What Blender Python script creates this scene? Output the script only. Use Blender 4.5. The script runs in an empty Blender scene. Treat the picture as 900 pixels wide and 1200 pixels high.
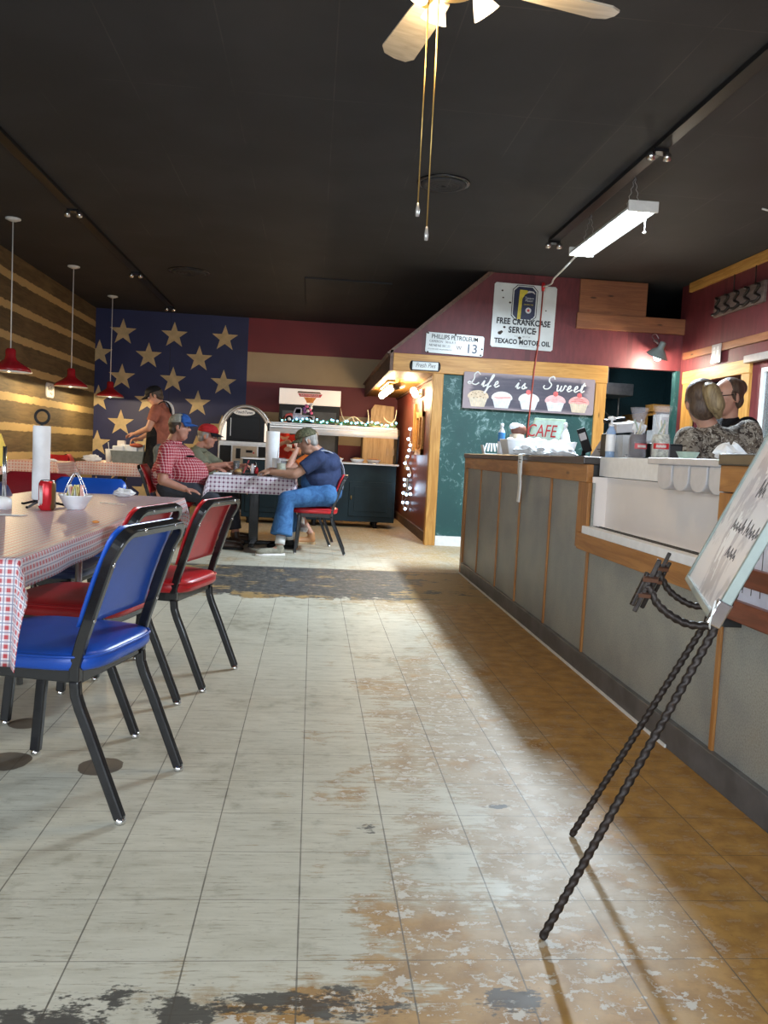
import bpy, bmesh, math, random
from mathutils import Vector, Matrix, Euler
random.seed(7)
PI = math.pi
S = bpy.context.scene
COL = S.collection

# light strengths (watts)
DAY_W, FAN_W, PEND_W, SHOP_W, CLAMP_W, BAR_W, SIDE_W = 240, 7, 90, 260, 32, 15, 75
STARS = [(x, z) for i, x in enumerate((-3.60, -3.225, -2.80, -2.39, -1.97, -1.555)) for z in ((2.465, 1.72, .97, .21) if i % 2 == 0 else (2.83, 2.09, 1.33, .57))]

# ------------------------------------------------------------------ camera
cam_d = bpy.data.cameras.new('camera')
cam = bpy.data.objects.new('camera', cam_d)
COL.objects.link(cam)
cam_d.sensor_fit = 'VERTICAL'
cam_d.sensor_height = 36.0
cam_d.lens = 28.8
cam_d.clip_start = 0.05
_pit, _yaw, _roll = .07135, .0897, .0513
_fw = Vector((math.sin(_yaw) * math.cos(_pit), math.cos(_yaw) * math.cos(_pit), -math.sin(_pit)))
_r = Vector((math.cos(_yaw), -math.sin(_yaw), 0))
_u = _r.cross(_fw)
_r2 = math.cos(_roll) * _r + math.sin(_roll) * _u
_u2 = -math.sin(_roll) * _r + math.cos(_roll) * _u
cam.matrix_world = Matrix(((_r2.x, _u2.x, -_fw.x, 0), (_r2.y, _u2.y, -_fw.y, 0), (_r2.z, _u2.z, -_fw.z, 1.0478), (0, 0, 0, 1)))
S.camera = cam

# ------------------------------------------------------------------ world, daylight, exposure
W = bpy.data.worlds.new('world')
S.world = W
W.use_nodes = True
_bg = W.node_tree.nodes['Background']
_bg.inputs[0].default_value = (.78, .88, 1.0, 1)
_bg.inputs[1].default_value = 1.0
S.view_settings.view_transform = 'Standard'
S.view_settings.look = 'None'
S.view_settings.exposure = 0.42
S.view_settings.gamma = 1.0
S.view_settings.use_curve_mapping = False


def area_light(name, loc, rot, size, size_y, power, color):
    l = bpy.data.lights.new(name, 'AREA')
    l.shape = 'RECTANGLE'
    l.size, l.size_y = size, size_y
    l.energy = power
    l.color = color
    o = bpy.data.objects.new(name, l)
    o.location, o.rotation_euler = loc, rot
    COL.objects.link(o)
    return o


def point_light(name, loc, power, color, radius=.04):
    l = bpy.data.lights.new(name, 'POINT')
    l.energy, l.color, l.shadow_soft_size = power, color, radius
    o = bpy.data.objects.new(name, l)
    o.location = loc
    COL.objects.link(o)
    return o


# daylight entering through the shop windows of the front wall behind the camera
area_light('window_daylight', (0.2, -2.75, 1.6), (PI / 2, 0, 0), 5.6, 2.2, DAY_W, (.80, .91, 1.0))

# added cool fill from the left, out of view, brightening slab and whiteboard
area_light('side_fill_light', (-3.60, -.4, 1.75), (0, -PI / 2, 0), 1.6, 2.6, SIDE_W, (.80, .91, 1.0))

# ------------------------------------------------------------------ node helpers


class V:
    """a socket with arithmetic"""
    def __init__(self, g, s):
        self.g, self.s = g, s

    def _m(self, op, *o, clamp=False):
        n = self.g.nt.nodes.new('ShaderNodeMath')
        n.operation = op
        n.use_clamp = clamp
        for i, a in enumerate((self,) + o):
            if isinstance(a, V):
                self.g.nt.links.new(a.s, n.inputs[i])
            else:
                n.inputs[i].default_value = a
        return V(self.g, n.outputs[0])

    def __add__(self, o): return self._m('ADD', o)
    __radd__ = __add__
    def __sub__(self, o): return self._m('SUBTRACT', o)
    def __rsub__(self, o): return (self * -1) + o
    def __mul__(self, o): return self._m('MULTIPLY', o)
    __rmul__ = __mul__
    def __truediv__(self, o): return self._m('DIVIDE', o)
    def abs(self): return self._m('ABSOLUTE')
    def fract(self): return self._m('FRACT')
    def floor(self): return self._m('FLOOR')
    def max(self, o): return self._m('MAXIMUM', o)
    def min(self, o): return self._m('MINIMUM', o)
    def lt(self, o): return self._m('LESS_THAN', o)
    def gt(self, o): return self._m('GREATER_THAN', o)
    def pow(self, o): return self._m('POWER', o)
    def sin(self): return self._m('SINE')

    def step(self, a, b):
        n = self.g.nt.nodes.new('ShaderNodeMapRange')
        n.interpolation_type = 'SMOOTHSTEP'
        self.g.nt.links.new(self.s, n.inputs[0])
        if a <= b:
            n.inputs[1].default_value, n.inputs[2].default_value = a, b
            n.inputs[3].default_value, n.inputs[4].default_value = 0, 1
        else:
            n.inputs[1].default_value, n.inputs[2].default_value = b, a
            n.inputs[3].default_value, n.inputs[4].default_value = 1, 0
        return V(self.g, n.outputs[0])


class G:
    def __init__(self, name):
        self.m = bpy.data.materials.new(name)
        self.m.use_nodes = True
        self.nt = self.m.node_tree
        self.b = self.nt.nodes['Principled BSDF']
        self.tc = None

    def coord(self, kind='Object'):
        if self.tc is None:
            self.tc = self.nt.nodes.new('ShaderNodeTexCoord')
        return V(self, self.tc.outputs[kind])

    def xyz(self, kind='Object'):
        n = self.nt.nodes.new('ShaderNodeSeparateXYZ')
        self.nt.links.new(self.coord(kind).s, n.inputs[0])
        return [V(self, n.outputs[i]) for i in range(3)]

    def vec(self, x, y, z=0.0):
        n = self.nt.nodes.new('ShaderNodeCombineXYZ')
        for i, a in enumerate((x, y, z)):
            if isinstance(a, V):
                self.nt.links.new(a.s, n.inputs[i])
            else:
                n.inputs[i].default_value = a
        return V(self, n.outputs[0])

    def scaled(self, sx, sy, sz, kind='Object'):
        n = self.nt.nodes.new('ShaderNodeMapping')
        n.inputs['Scale'].default_value = (sx, sy, sz)
        self.nt.links.new(self.coord(kind).s, n.inputs[0])
        return V(self, n.outputs[0])

    def noise(self, scale, detail=3, rough=.55, vec=None, dist=0, color=False):
        n = self.nt.nodes.new('ShaderNodeTexNoise')
        n.inputs['Scale'].default_value = scale
        n.inputs['Detail'].default_value = detail
        n.inputs['Roughness'].default_value = rough
        n.inputs['Distortion'].default_value = dist
        self.nt.links.new((vec or self.coord()).s, n.inputs['Vector'])
        return V(self, n.outputs[1 if color else 0])

    def voronoi(self, scale, vec=None, feature='F1', out='Distance', rnd=1.0):
        n = self.nt.nodes.new('ShaderNodeTexVoronoi')
        n.feature = feature
        n.inputs['Scale'].default_value = scale
        n.inputs['Randomness'].default_value = rnd
        self.nt.links.new((vec or self.coord()).s, n.inputs['Vector'])
        return V(self, n.outputs[out])

    def white(self, vec):
        n = self.nt.nodes.new('ShaderNodeTexWhiteNoise')
        self.nt.links.new(vec.s, n.inputs[0])
        return V(self, n.outputs[0])

    def mix(self, f, a, b):
        n = self.nt.nodes.new('ShaderNodeMix')
        n.data_type = 'RGBA'
        for sock, v in ((n.inputs[0], f), (n.inputs[6], a), (n.inputs[7], b)):
            if isinstance(v, V):
                self.nt.links.new(v.s, sock)
            elif isinstance(v, (tuple, list)):
                sock.default_value = (*v[:3], 1)
            else:
                sock.default_value = v
        return V(self, n.outputs[2])

    def color(self, c):
        if isinstance(c, V):
            self.nt.links.new(c.s, self.b.inputs['Base Color'])
        else:
            self.b.inputs['Base Color'].default_value = (*c[:3], 1)

    def set(self, **k):
        names = dict(rough='Roughness', metal='Metallic', spec='Specular IOR Level', coat='Coat Weight', trans='Transmission Weight', alpha='Alpha', ior='IOR', estr='Emission Strength', sheen='Sheen Weight', sub='Subsurface Weight')
        for a, v in k.items():
            s = self.b.inputs[names[a]]
            if isinstance(v, V):
                self.nt.links.new(v.s, s)
            else:
                s.default_value = v
        return self

    def bump(self, h, strength=.3, dist=.01):
        n = self.nt.nodes.new('ShaderNodeBump')
        n.inputs['Strength'].default_value = strength
        n.inputs['Distance'].default_value = dist
        self.nt.links.new(h.s, n.inputs['Height'])
        self.nt.links.new(n.outputs[0], self.b.inputs['Normal'])


MATS = {}


def plain(name, c, rough=.5, metal=0, var=.12, scale=25, bump=0, **k):
    """procedural single-colour material with a little unevenness"""
    g = G(name)
    n = g.noise(scale, 4)
    lo = tuple(max(0, x * (1 - var)) for x in c)
    hi = tuple(min(1, x * (1 + var)) for x in c)
    g.color(g.mix(n.step(.3, .7), lo, hi))
    g.set(rough=rough, metal=metal, **k)
    if bump:
        g.bump(n, bump, .005)
    MATS[name] = g.m
    return g.m


def emit(name, c, strength):
    g = G(name)
    n = g.noise(4, 1)
    g.color(c)
    e = g.mix(n, tuple(x * .97 for x in c), c)
    g.nt.links.new(e.s, g.b.inputs['Emission Color'])
    g.set(estr=strength, rough=.4)
    MATS[name] = g.m
    return g.m


def wood(name, c1, c2, axis='x', rough=.5, scale=1.0, knots=True):
    g = G(name)
    st = {'x': (1.2, 14, 14), 'y': (14, 1.2, 14), 'z': (14, 14, 1.2)}[axis]
    v = g.scaled(*(a * scale for a in st))
    n = g.noise(1.6, 5, .6, v, 1.2)
    n2 = g.noise(7, 3, .6, v)
    c = g.mix(n.step(.35, .65), c1, c2)
    c = g.mix(n2.step(.55, .8) * .45, c, tuple(x * .5 for x in c1))
    if knots:
        k = g.voronoi(2.2, g.scaled(*(a ** .5 * .9 for a in st)))
        c = g.mix(k.step(.12, .04), c, tuple(x * .3 for x in c1))
    g.color(c)
    g.set(rough=rough)
    g.bump(n2, .15, .004)
    MATS[name] = g.m
    return g.m


# ------------------------------------------------------------------ mesh helpers


class MB:
    def __init__(self):
        self.v, self.f, self.sm = [], [], []

    def _add(self, vs, fs, smooth=False):
        o = len(self.v)
        self.v += [Vector(p) for p in vs]
        self.f += [tuple(o + i for i in f) for f in fs]
        self.sm += [smooth] * len(fs)
        return self

    def box(self, x0, x1, y0, y1, z0, z1):
        vs = [(x, y, z) for z in (z0, z1) for y in (y0, y1) for x in (x0, x1)]
        return self._add(vs, [(0, 2, 3, 1), (4, 5, 7, 6), (0, 1, 5, 4), (2, 6, 7, 3), (0, 4, 6, 2), (1, 3, 7, 5)])

    def obox(self, c, s, rot=(0, 0, 0)):
        m = Euler(rot).to_matrix()
        c = Vector(c)
        vs = [c + m @ Vector((x * s[0] / 2, y * s[1] / 2, z * s[2] / 2)) for z in (-1, 1) for y in (-1, 1) for x in (-1, 1)]
        return self._add(vs, [(0, 2, 3, 1), (4, 5, 7, 6), (0, 1, 5, 4), (2, 6, 7, 3), (0, 4, 6, 2), (1, 3, 7, 5)])

    def bar(self, a, b, w, h, up=(0, 0, 1)):
        """rectangular bar from a to b"""
        a, b = Vector(a), Vector(b)
        d = (b - a).normalized()
        s = d.cross(Vector(up))
        s = s.normalized() if s.length > 1e-4 else Vector((1, 0, 0))
        t = s.cross(d)
        vs = [p + s * (i * w / 2) + t * (j * h / 2) for p in (a, b) for i, j in ((-1, -1), (1, -1), (1, 1), (-1, 1))]
        return self._add(vs, [(0, 1, 2, 3), (7, 6, 5, 4), (0, 4, 5, 1), (1, 5, 6, 2), (2, 6, 7, 3), (3, 7, 4, 0)])

    def tube(self, pts, r, n=10, cap=True, smooth=True, flat=1.0, up=None, phase=0.0):
        """swept tube, r a number or a list; flat squashes the second axis"""
        pts = [Vector(p) for p in pts]
        rs = r if isinstance(r, (list, tuple)) else [r] * len(pts)
        vs, fs = [], []
        prev = None
        for i, p in enumerate(pts):
            d = (pts[min(i + 1, len(pts) - 1)] - pts[max(i - 1, 0)]).normalized()
            if prev is None:
                a = Vector(up) if up else (Vector((0, 0, 1)) if abs(d.z) < .9 else Vector((1, 0, 0)))
                s = d.cross(a).normalized()
            else:
                s = (prev - d * prev.dot(d)).normalized()
            prev = s
            t = d.cross(s)
            for k in range(n):
                q = 2 * PI * k / n + phase
                vs.append(p + s * (math.cos(q) * rs[i]) + t * (math.sin(q) * rs[i] * flat))
        for i in range(len(pts) - 1):
            for k in range(n):
                fs.append((i * n + k, i * n + (k + 1) % n, (i + 1) * n + (k + 1) % n, (i + 1) * n + k))
        if cap:
            fs.append(tuple(range(n - 1, -1, -1)))
            fs.append(tuple((len(pts) - 1) * n + k for k in range(n)))
        return self._add(vs, fs, smooth)

    def lathe(self, prof, c=(0, 0, 0), n=24, smooth=True, m=None, closed=False):
        """profile [(r,z)...] about z; m an optional matrix"""
        c = Vector(c)
        vs, fs = [], []
        for r, z in prof:
            for k in range(n):
                q = 2 * PI * k / n
                p = Vector((r * math.cos(q), r * math.sin(q), z))
                vs.append(c + (m @ p if m else p))
        L = len(prof)
        for i in range(L - 1 if not closed else L):
            j = (i + 1) % L
            for k in range(n):
                fs.append((i * n + k, i * n + (k + 1) % n, j * n + (k + 1) % n, j * n + k))
        if not closed:
            if prof[0][0] > 1e-5:
                fs.append(tuple(range(n - 1, -1, -1)))
            if prof[-1][0] > 1e-5:
                fs.append(tuple((L - 1) * n + k for k in range(n)))
        return self._add(vs, fs, smooth)

    def ball(self, c, r, n=16, m=None, rings=10):
        r = r if isinstance(r, (tuple, list)) else (r, r, r)
        c = Vector(c)
        vs, fs = [], []
        for i in range(1, rings):
            th = PI * i / rings
            for k in range(n):
                q = 2 * PI * k / n
                p = Vector((math.sin(th) * math.cos(q) * r[0], math.sin(th) * math.sin(q) * r[1], math.cos(th) * r[2]))
                vs.append(c + (m @ p if m else p))
        for s in (1, -1):
            p = Vector((0, 0, s * r[2]))
            vs.append(c + (m @ p if m else p))
        R = rings - 1
        for i in range(R - 1):
            for k in range(n):
                fs.append((i * n + k, (i + 1) * n + k, (i + 1) * n + (k + 1) % n, i * n + (k + 1) % n))
        for k in range(n):
            fs.append((R * n, k, (k + 1) % n))
            fs.append((R * n + 1, (R - 1) * n + (k + 1) % n, (R - 1) * n + k))
        return self._add(vs, fs, True)

    def prism(self, poly, f, d, smooth=False):
        """polygon of 2-D points, f maps (a,b,h)->3-D; h runs 0..d"""
        n = len(poly)
        vs = [f(a, b, 0) for a, b in poly] + [f(a, b, d) for a, b in poly]
        fs = [tuple(range(n - 1, -1, -1)), tuple(range(n, 2 * n))]
        fs += [(i, (i + 1) % n, n + (i + 1) % n, n + i) for i in range(n)]
        return self._add(vs, fs, smooth)

    def build(self, name, mat, parent=None, bevel=0, seg=2, sub=0, off=None, fix=True, kind=None):
        me = bpy.data.meshes.new(name)
        vs = [p - off for p in self.v] if off is not None else self.v
        me.from_pydata([tuple(p) for p in vs], [], self.f)
        me.polygons.foreach_set('use_smooth', self.sm)
        if fix:
            bm = bmesh.new()
            bm.from_mesh(me)
            bmesh.ops.recalc_face_normals(bm, faces=bm.faces)
            bm.to_mesh(me)
            bm.free()
        me.materials.append(mat)
        o = bpy.data.objects.new(name, me)
        COL.objects.link(o)
        o.parent = parent
        if bevel:
            b = o.modifiers.new('bevel', 'BEVEL')
            b.width, b.segments, b.limit_method, b.angle_limit = bevel, seg, 'ANGLE', .6
            b.harden_normals = False
        if sub:
            s = o.modifiers.new('sub', 'SUBSURF')
            s.levels = s.render_levels = sub
        if kind:
            o['kind'] = kind
        return o


def tag(o, label=None, cat=None, group=None, kind=None):
    if label: o['label'] = label
    if cat: o['category'] = cat
    if group: o['group'] = group
    if kind: o['kind'] = kind
    return o


def thing(name, label, cat, loc=(0, 0, 0), rz=0, group=None):
    o = bpy.data.objects.new(name, None)
    o.empty_display_size = .1
    COL.objects.link(o)
    o.location, o.rotation_euler = loc, (0, 0, rz)
    return tag(o, label, cat, group)


def children(o):
    return [c for c in bpy.data.objects if c.parent == o]


def dup(o, parent=None, loc=None, rz=None, label=None, group=None, remat=None):
    """a copy of a thing with copies of its parts and sub-parts; remat: {part name stem: material}"""
    c = o.copy()
    COL.objects.link(c)
    if parent is not None:
        c.parent = parent
    if loc is not None: c.location = loc
    if rz is not None: c.rotation_euler = (0, 0, rz)
    if label: c['label'] = label
    if group: c['group'] = group
    if remat and c.type == 'MESH':
        k = c.name.split('.')[0]
        if k in remat:
            c.material_slots[0].link = 'OBJECT'
            c.material_slots[0].material = remat[k]
    for ch in children(o):
        dup(ch, c, remat=remat)
    return c


def struct(mb, name, mat, parent=None, **k):
    return mb.build(name, mat, parent, kind='structure', **k)


def text(body, size, loc, rot, mat, parent, shear=0, align='CENTER', bold=0, sx=1.0, name='lettering', space=1.0, depth=.0008):
    cu = bpy.data.curves.new('t', 'FONT')
    cu.body, cu.size, cu.shear, cu.align_x, cu.offset = body, size, shear, align, bold
    cu.space_character = space
    cu.extrude = depth
    cu.resolution_u = 3
    t = bpy.data.objects.new('t', cu)
    COL.objects.link(t)
    dg = bpy.context.evaluated_depsgraph_get()
    me = bpy.data.meshes.new_from_object(t.evaluated_get(dg))
    bpy.data.objects.remove(t)
    bpy.data.curves.remove(cu)
    me.name = name
    me.materials.clear()
    me.materials.append(mat)
    o = bpy.data.objects.new(name, me)
    COL.objects.link(o)
    o.parent = parent
    o.location, o.rotation_euler, o.scale = loc, rot, (sx, 1, 1)
    return o


def smooth_path(p, k=6):
    """Catmull-Rom through points"""
    p = [Vector(q) for q in p]
    q = [p[0] * 2 - p[1]] + p + [p[-1] * 2 - p[-2]]
    out = []
    for i in range(1, len(q) - 2):
        a, b, c, d = q[i - 1], q[i], q[i + 1], q[i + 2]
        for j in range(k):
            t = j / k
            out.append(.5 * ((2 * b) + (c - a) * t + (2 * a - 5 * b + 4 * c - d) * t * t + (3 * b - a - 3 * c + d) * t ** 3))
    out.append(p[-1])
    return out


def strokes(lines, f, r, mat, parent, name='lettering', k=5, n=5):
    """hand lettering: 2-D polylines mapped by f(a,b)->3-D and swept as thin paint strokes"""
    mb = MB()
    for ln in lines:
        pts = smooth_path([f(*q) for q in ln], k) if len(ln) > 2 else [Vector(f(*q)) for q in ln]
        mb.tube(pts, r, n)
    return mb.build(name, mat, parent)


def fuse(name, elems, voxel, mat, parent, off, smooth=4):
    """one continuous skin over tapered capsules and ellipsoids"""
    mb = MB()
    for e in elems:
        if e[0] == 'c':
            a, ra, b, rb = Vector(e[1]), e[2], Vector(e[3]), e[4]
            d = b - a
            L = max(d.length, 1e-4)
            d = d / L
            pts, rs = [], []
            for t in (-1, -.92, -.7, -.4, 0):
                pts.append(a + d * (ra * t)); rs.append(max(ra * math.sqrt(max(0, 1 - t * t)), ra * .06))
            for t in (.25, .5, .75):
                pts.append(a.lerp(b, t)); rs.append(ra + (rb - ra) * t)
            for t in (0, .4, .7, .92, 1):
                pts.append(b + d * (rb * t)); rs.append(max(rb * math.sqrt(max(0, 1 - t * t)), rb * .06))
            mb.tube(pts, rs, 14)
        elif e[0] == 'f':       # flat ended cone (sleeve or trouser end)
            mb.tube([e[1], Vector(e[1]).lerp(Vector(e[3]), .5), e[3]], [e[2], (e[2] + e[4]) / 2, e[4]], 16)
        else:
            mb.ball(e[1], e[2], 18, e[3] if len(e) > 3 else None, 14)
    o = mb.build(name, mat, None, off=off)
    m = o.modifiers.new('r', 'REMESH')
    m.mode, m.voxel_size, m.use_smooth_shade = 'VOXEL', voxel, True
    s = o.modifiers.new('s', 'SMOOTH')
    s.factor, s.iterations = .5, smooth
    dg = bpy.context.evaluated_depsgraph_get()
    me = bpy.data.meshes.new_from_object(o.evaluated_get(dg))
    o.modifiers.clear()
    old = o.data
    o.data = me
    bpy.data.meshes.remove(old)
    me.name = name
    me.materials.clear()
    me.materials.append(mat)
    me.polygons.foreach_set('use_smooth', [True] * len(me.polygons))
    o.parent = parent
    return o
# ------------------------------------------------------------------ materials
def floor_material():
    g = G('worn_painted_tile')
    x, y, z = g.xyz()
    T = .2286
    u, v = (x - .0142) / T, (y - 1.6185) / T
    fu, fv = (u + .5).fract() - .5, (v + .5).fract() - .5
    wob = g.noise(9, 2)
    line = ((fu.abs() - .0095 * wob).lt(.003)).max((fv.abs() - .006 * wob).lt(.002))
    tile = g.white(g.vec(u.floor(), v.floor()))
    n1 = g.noise(3.2, 8, .62)
    n2 = g.noise(13, 6, .6)
    streak = g.noise(5, 6, .65, g.scaled(1.2, 6.5, 1))
    fine = g.noise(60, 4, .6, g.scaled(1, 2.2, 1))
    patch = n1 * .5 + n2 * .22 + streak * .28
    # off-white paint, dirty in streaks and blotches
    blot = g.noise(1.4, 6, .6)
    hair = g.noise(16, 5, .7, g.scaled(.6, 7, 1))
    paint = g.mix((streak * .5 + blot * .5).step(.38, .66), (.57, .54, .44), (.44, .41, .32))
    paint = g.mix(tile * .18, paint, (.34, .33, .27))
    paint = g.mix((n2 * .5 + blot * .5).step(.52, .64) * .6, paint, (.28, .255, .19))
    paint = g.mix((g.noise(7, 7, .72) * .6 + hair * .4).step(.56, .66) * .5, paint, (.24, .215, .16))
    paint = g.mix(hair.step(.54, .68) * .7, paint, (.23, .20, .14))
    paint = g.mix(fine.step(.63, .72) * .55, paint, (.15, .13, .10))
    # tan and amber wear; the amber beside the counter also paints in its shadow
    far = y.step(7.15, 7.4)
    lane = (x + (n1 - .5) * 1.1 + (streak - .5) * .5).step(-.05, .62) * (1 - far)
    counter_shade_wear = (x + (n1 - .5) * .25).step(.80, 1.0) * (1 - far)
    near = y.step(1.95, 1.4)
    bias = lane * (.185 + y.step(4.6, 3.4) * .065) + counter_shade_wear * .5 + near * x.step(-.75, .1) * .15 - .155
    bias = bias - y.step(3.6, 4.6) * x.step(.95, .6) * .09
    strip_edge = (y.step(5.0, 5.75) * (1 - far)) * .13
    bias = bias + far * .19 + y.step(8.6, 10.5) * .14 + strip_edge
    worn = (patch * .8 + hair * .2 + bias).step(.495, .53)
    soft = (patch + bias).step(.44, .58)
    paint = g.mix(soft * .5, paint, (.45, .36, .25))
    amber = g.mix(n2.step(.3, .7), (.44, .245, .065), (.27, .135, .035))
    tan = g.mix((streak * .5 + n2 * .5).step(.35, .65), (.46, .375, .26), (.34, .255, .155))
    am = (counter_shade_wear + near * .9 + n1.step(.52, .64) * .6).min(1.0)
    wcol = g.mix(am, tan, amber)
    wcol = g.mix(far * .65, wcol, (.46, .34, .17))
    wcol = g.mix((streak * .5 + fine * .5).step(.55, .68) * .5, wcol, (.17, .085, .03))
    wcol = g.mix(hair.step(.60, .70) * .5, wcol, (.15, .08, .035))
    # pale scratches and paint flakes left in the worn lane
    ring = (g.voronoi(4.6, g.vec(x * .8 + n2 * .5, y + n1 * .6), 'DISTANCE_TO_EDGE').step(.030, .006)) * n2.step(.46, .60)
    flake = (g.noise(26, 5, .7) * .6 + streak * .4).step(.535, .565)
    wcol = g.mix((ring * .7).max(flake * .75) * (1 - counter_shade_wear * .8), wcol, (.62, .59, .52))
    rim = (patch * .8 + hair * .2 + bias).step(.455, .495) * (1 - worn)
    paint = g.mix(rim * .55, paint, (.33, .24, .13))
    c = g.mix(worn, paint, wcol)
    # the dark strip of bare subfloor across the room
    ed = (n1 - .5) * .9 + (n2 - .5) * .45
    strip = (y + ed).step(5.72, 5.8) * y.lt(7.22) * (x + ed).step(-1.3, -1.15)
    sc = g.mix(n2.step(.35, .65), (.045, .044, .042), (.105, .10, .09))
    sc = g.mix((patch + x.step(.6, 1.1) * .12 + x.step(-.4, -1.0) * .06 + y.step(6.1, 5.8) * .05).step(.555, .59), sc, (.34, .22, .085))
    sc = g.mix(flake * .22, sc, (.40, .36, .29))
    c = g.mix(strip, c, sc)
    seam = ((y - 7.24).abs()).lt(.012)
    c = g.mix(seam, c, (.03, .028, .025))
    # black scuffs and holes where tile is missing
    spots = None
    for sx, sy, a, b in ((-.17, 1.475, .11, .05), (.09, 1.49, .12, .045), (.17, 1.48, .08, .03), (.43, 1.475, .055, .05), (-.43, 1.465, .11, .045), (-.30, 1.50, .06, .04), (.20, 2.22, .03, .03), (.60, 2.37, .04, .014)):
        d = ((x - sx) / a).pow(2.0) + ((y - sy) / b).pow(2.0)
        d = (d + (n2 - .5) * 7.0 + (fine - .5) * 3.0 + (streak - .5) * 4.0).step(1.0, .3)
        spots = d if spots is None else spots.max(d)
    c = g.mix(spots * .88, c, (.025, .022, .02))
    holes = None
    for sx, sy, a, b in ((-.634, 2.631, .07, .075), (-.935, 2.66, .075, .08), (-1.0, 3.02, .06, .06)):
        d = (((x - sx) / a).pow(2.0) + ((y - sy) / b).pow(2.0) + (n2 - .5) * .8).step(1.02, .96)
        holes = d if holes is None else holes.max(d)
    c = g.mix(holes, c, g.mix(n2, (.16, .13, .09), (.09, .075, .06)))
    c = g.mix(line * (1 - strip) * (.35 + n2 * .75) * (1 - far * .6), c, (.07, .06, .045))
    g.color(c)
    g.set(rough=(.36 + n2 * .22 + worn * .04 + strip * .08), spec=.38)
    g.bump(line * -.6 + worn * -.3 + fine * .25 + n2 * .2, .22, .003)
    return g.m


def ceiling_material():
    g = G('charcoal_ceiling_tile')
    x, y, z = g.xyz()
    fu = ((x - .03) / .61 + .5).fract() - .5
    fv = ((y - .35) / 1.22 + .5).fract() - .5
    l = ((fu.abs()).lt(.006)).max((fv.abs()).lt(.003))
    n = g.noise(1.5, 5)
    n2 = g.noise(220, 2)
    c = g.mix(n.step(.3, .7), (.021, .022, .026), (.031, .032, .037))
    c = g.mix(n2.step(.5, .8) * .5, c, (.044, .044, .048))
    g.color(g.mix(l * .55 * n.step(.35, .65), c, (.085, .08, .075)))
    g.set(rough=.75)
    g.bump(n2, .2, .003)
    return g.m


def log_wall_material():
    g = G('log_and_chinking')
    x, y, z = g.xyz()
    e = (g.noise(6, 4, .6, g.scaled(1, 1.2, 1)) - .5) * .05 + (g.noise(38, 3) - .5) * .022
    f = ((z + e - .73) / .3585).fract()
    chink = f.step(.0, .02) * f.step(.29, .27)
    st = g.noise(3, 6, .6, g.scaled(5, .7, 7), 1)
    blot = g.noise(1.1, 4)
    c = g.mix(st.step(.3, .7), (.17, .115, .05), (.09, .06, .027))
    c = g.mix(blot.step(.45, .7) * .5, c, (.21, .15, .07))
    ck = g.mix(g.noise(30, 3), (.58, .42, .19), (.48, .33, .14))
    g.color(g.mix(chink, c, ck))
    g.set(rough=.75)
    g.bump(chink * .6 + st * .4, .4, .01)
    return g.m


def flag_material():
    g = G('painted_flag_mural')
    x, y, z = g.xyz()
    n = g.noise(2.5, 5)
    wav = (g.noise(1.3, 2) - .5) * .02
    s = ((z.min(3.08) + wav - .655) / .495 * .5).fract()
    stripe = s.gt(.5)
    red = g.mix(n, (.22, .016, .022), (.15, .012, .018))
    tan = g.mix(n, (.40, .29, .17), (.52, .39, .23))
    c = g.mix(stripe, red, tan)
    navy = g.mix(n.step(.3, .7), (.013, .018, .085), (.018, .024, .105))
    seam = ((x + 2.45).abs()).lt(.006)
    navy = g.mix(seam * .7, navy, (.006, .008, .03))
    g.color(g.mix(x.lt(-1.17), c, navy))
    g.set(rough=.55)
    g.bump(g.noise(60, 3), .1, .003)
    return g.m


def plank_paint(name, c, axis=0, pitch=.14, dark=.4, rough=.55):
    g = G(name)
    p = g.xyz()[axis]
    f = ((p / pitch).fract() - .5).abs()
    gap = f.gt(.475)
    n = g.noise(6, 5, .6, g.scaled(3, 3, .8))
    cc = g.mix(n.step(.3, .7), tuple(a * .8 for a in c), tuple(min(1, a * 1.15) for a in c))
    g.color(g.mix(gap, cc, tuple(a * dark for a in c)))
    g.set(rough=rough)
    g.bump(gap * -1.0 + n * .2, .4, .006)
    MATS[name] = g.m
    return g.m


def green_board_material():
    g = G('dark_green_scuffed_board')
    n = g.noise(2.2, 5, .6)
    sc = g.noise(9, 6, .7, g.scaled(1, 1, 1), 1.6)
    c = g.mix(n.step(.3, .7), (.008, .055, .055), (.012, .075, .068))
    m = (sc * .6 + n * .4).step(.52, .66)
    c = g.mix(m * .75, c, (.30, .44, .45))
    g.color(c)
    g.set(rough=.6)
    return g.m


def galvanised_material():
    g = G('dull_galvanised_sheet')
    n = g.noise(4, 5, .6)
    s = g.noise(160, 3, .7)
    c = g.mix(n.step(.3, .7), (.30, .315, .31), (.40, .41, .38))
    c = g.mix(s.step(.4, .65) * .35, c, (.12, .13, .125))
    rust = (g.noise(2.0, 4) * .7 + s * .3).step(.58, .72)
    c = g.mix(rust * .35, c, (.27, .23, .16))
    g.color(c)
    g.set(rough=(.36 + n * .2), metal=.35)
    return g.m


def gingham_material(name, pitch, red, line, ground=(.80, .77, .75), wv=.5):
    g = G(name)
    u, v, _ = g.xyz('UV')
    a, b = (u / pitch).fract(), (v / pitch).fract()
    sa, sb = a.lt(wv), b.lt(wv)
    both = sa * sb
    c = g.mix((sa + sb) * .33, ground, red)
    c = g.mix(both, c, red)
    la = ((a - wv - (1 - wv) / 2).abs()).lt(.062)
    lb = ((b - wv - (1 - wv) / 2).abs()).lt(.062)
    c = g.mix(la.max(lb) * .7, c, line)
    n = g.noise(5, 4)
    c = g.mix(n.step(.5, .75) * .12, c, (.4, .33, .28))
    g.color(c)
    g.set(rough=.42, spec=.45)
    g.bump(n, .12, .01)
    return g.m


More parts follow.
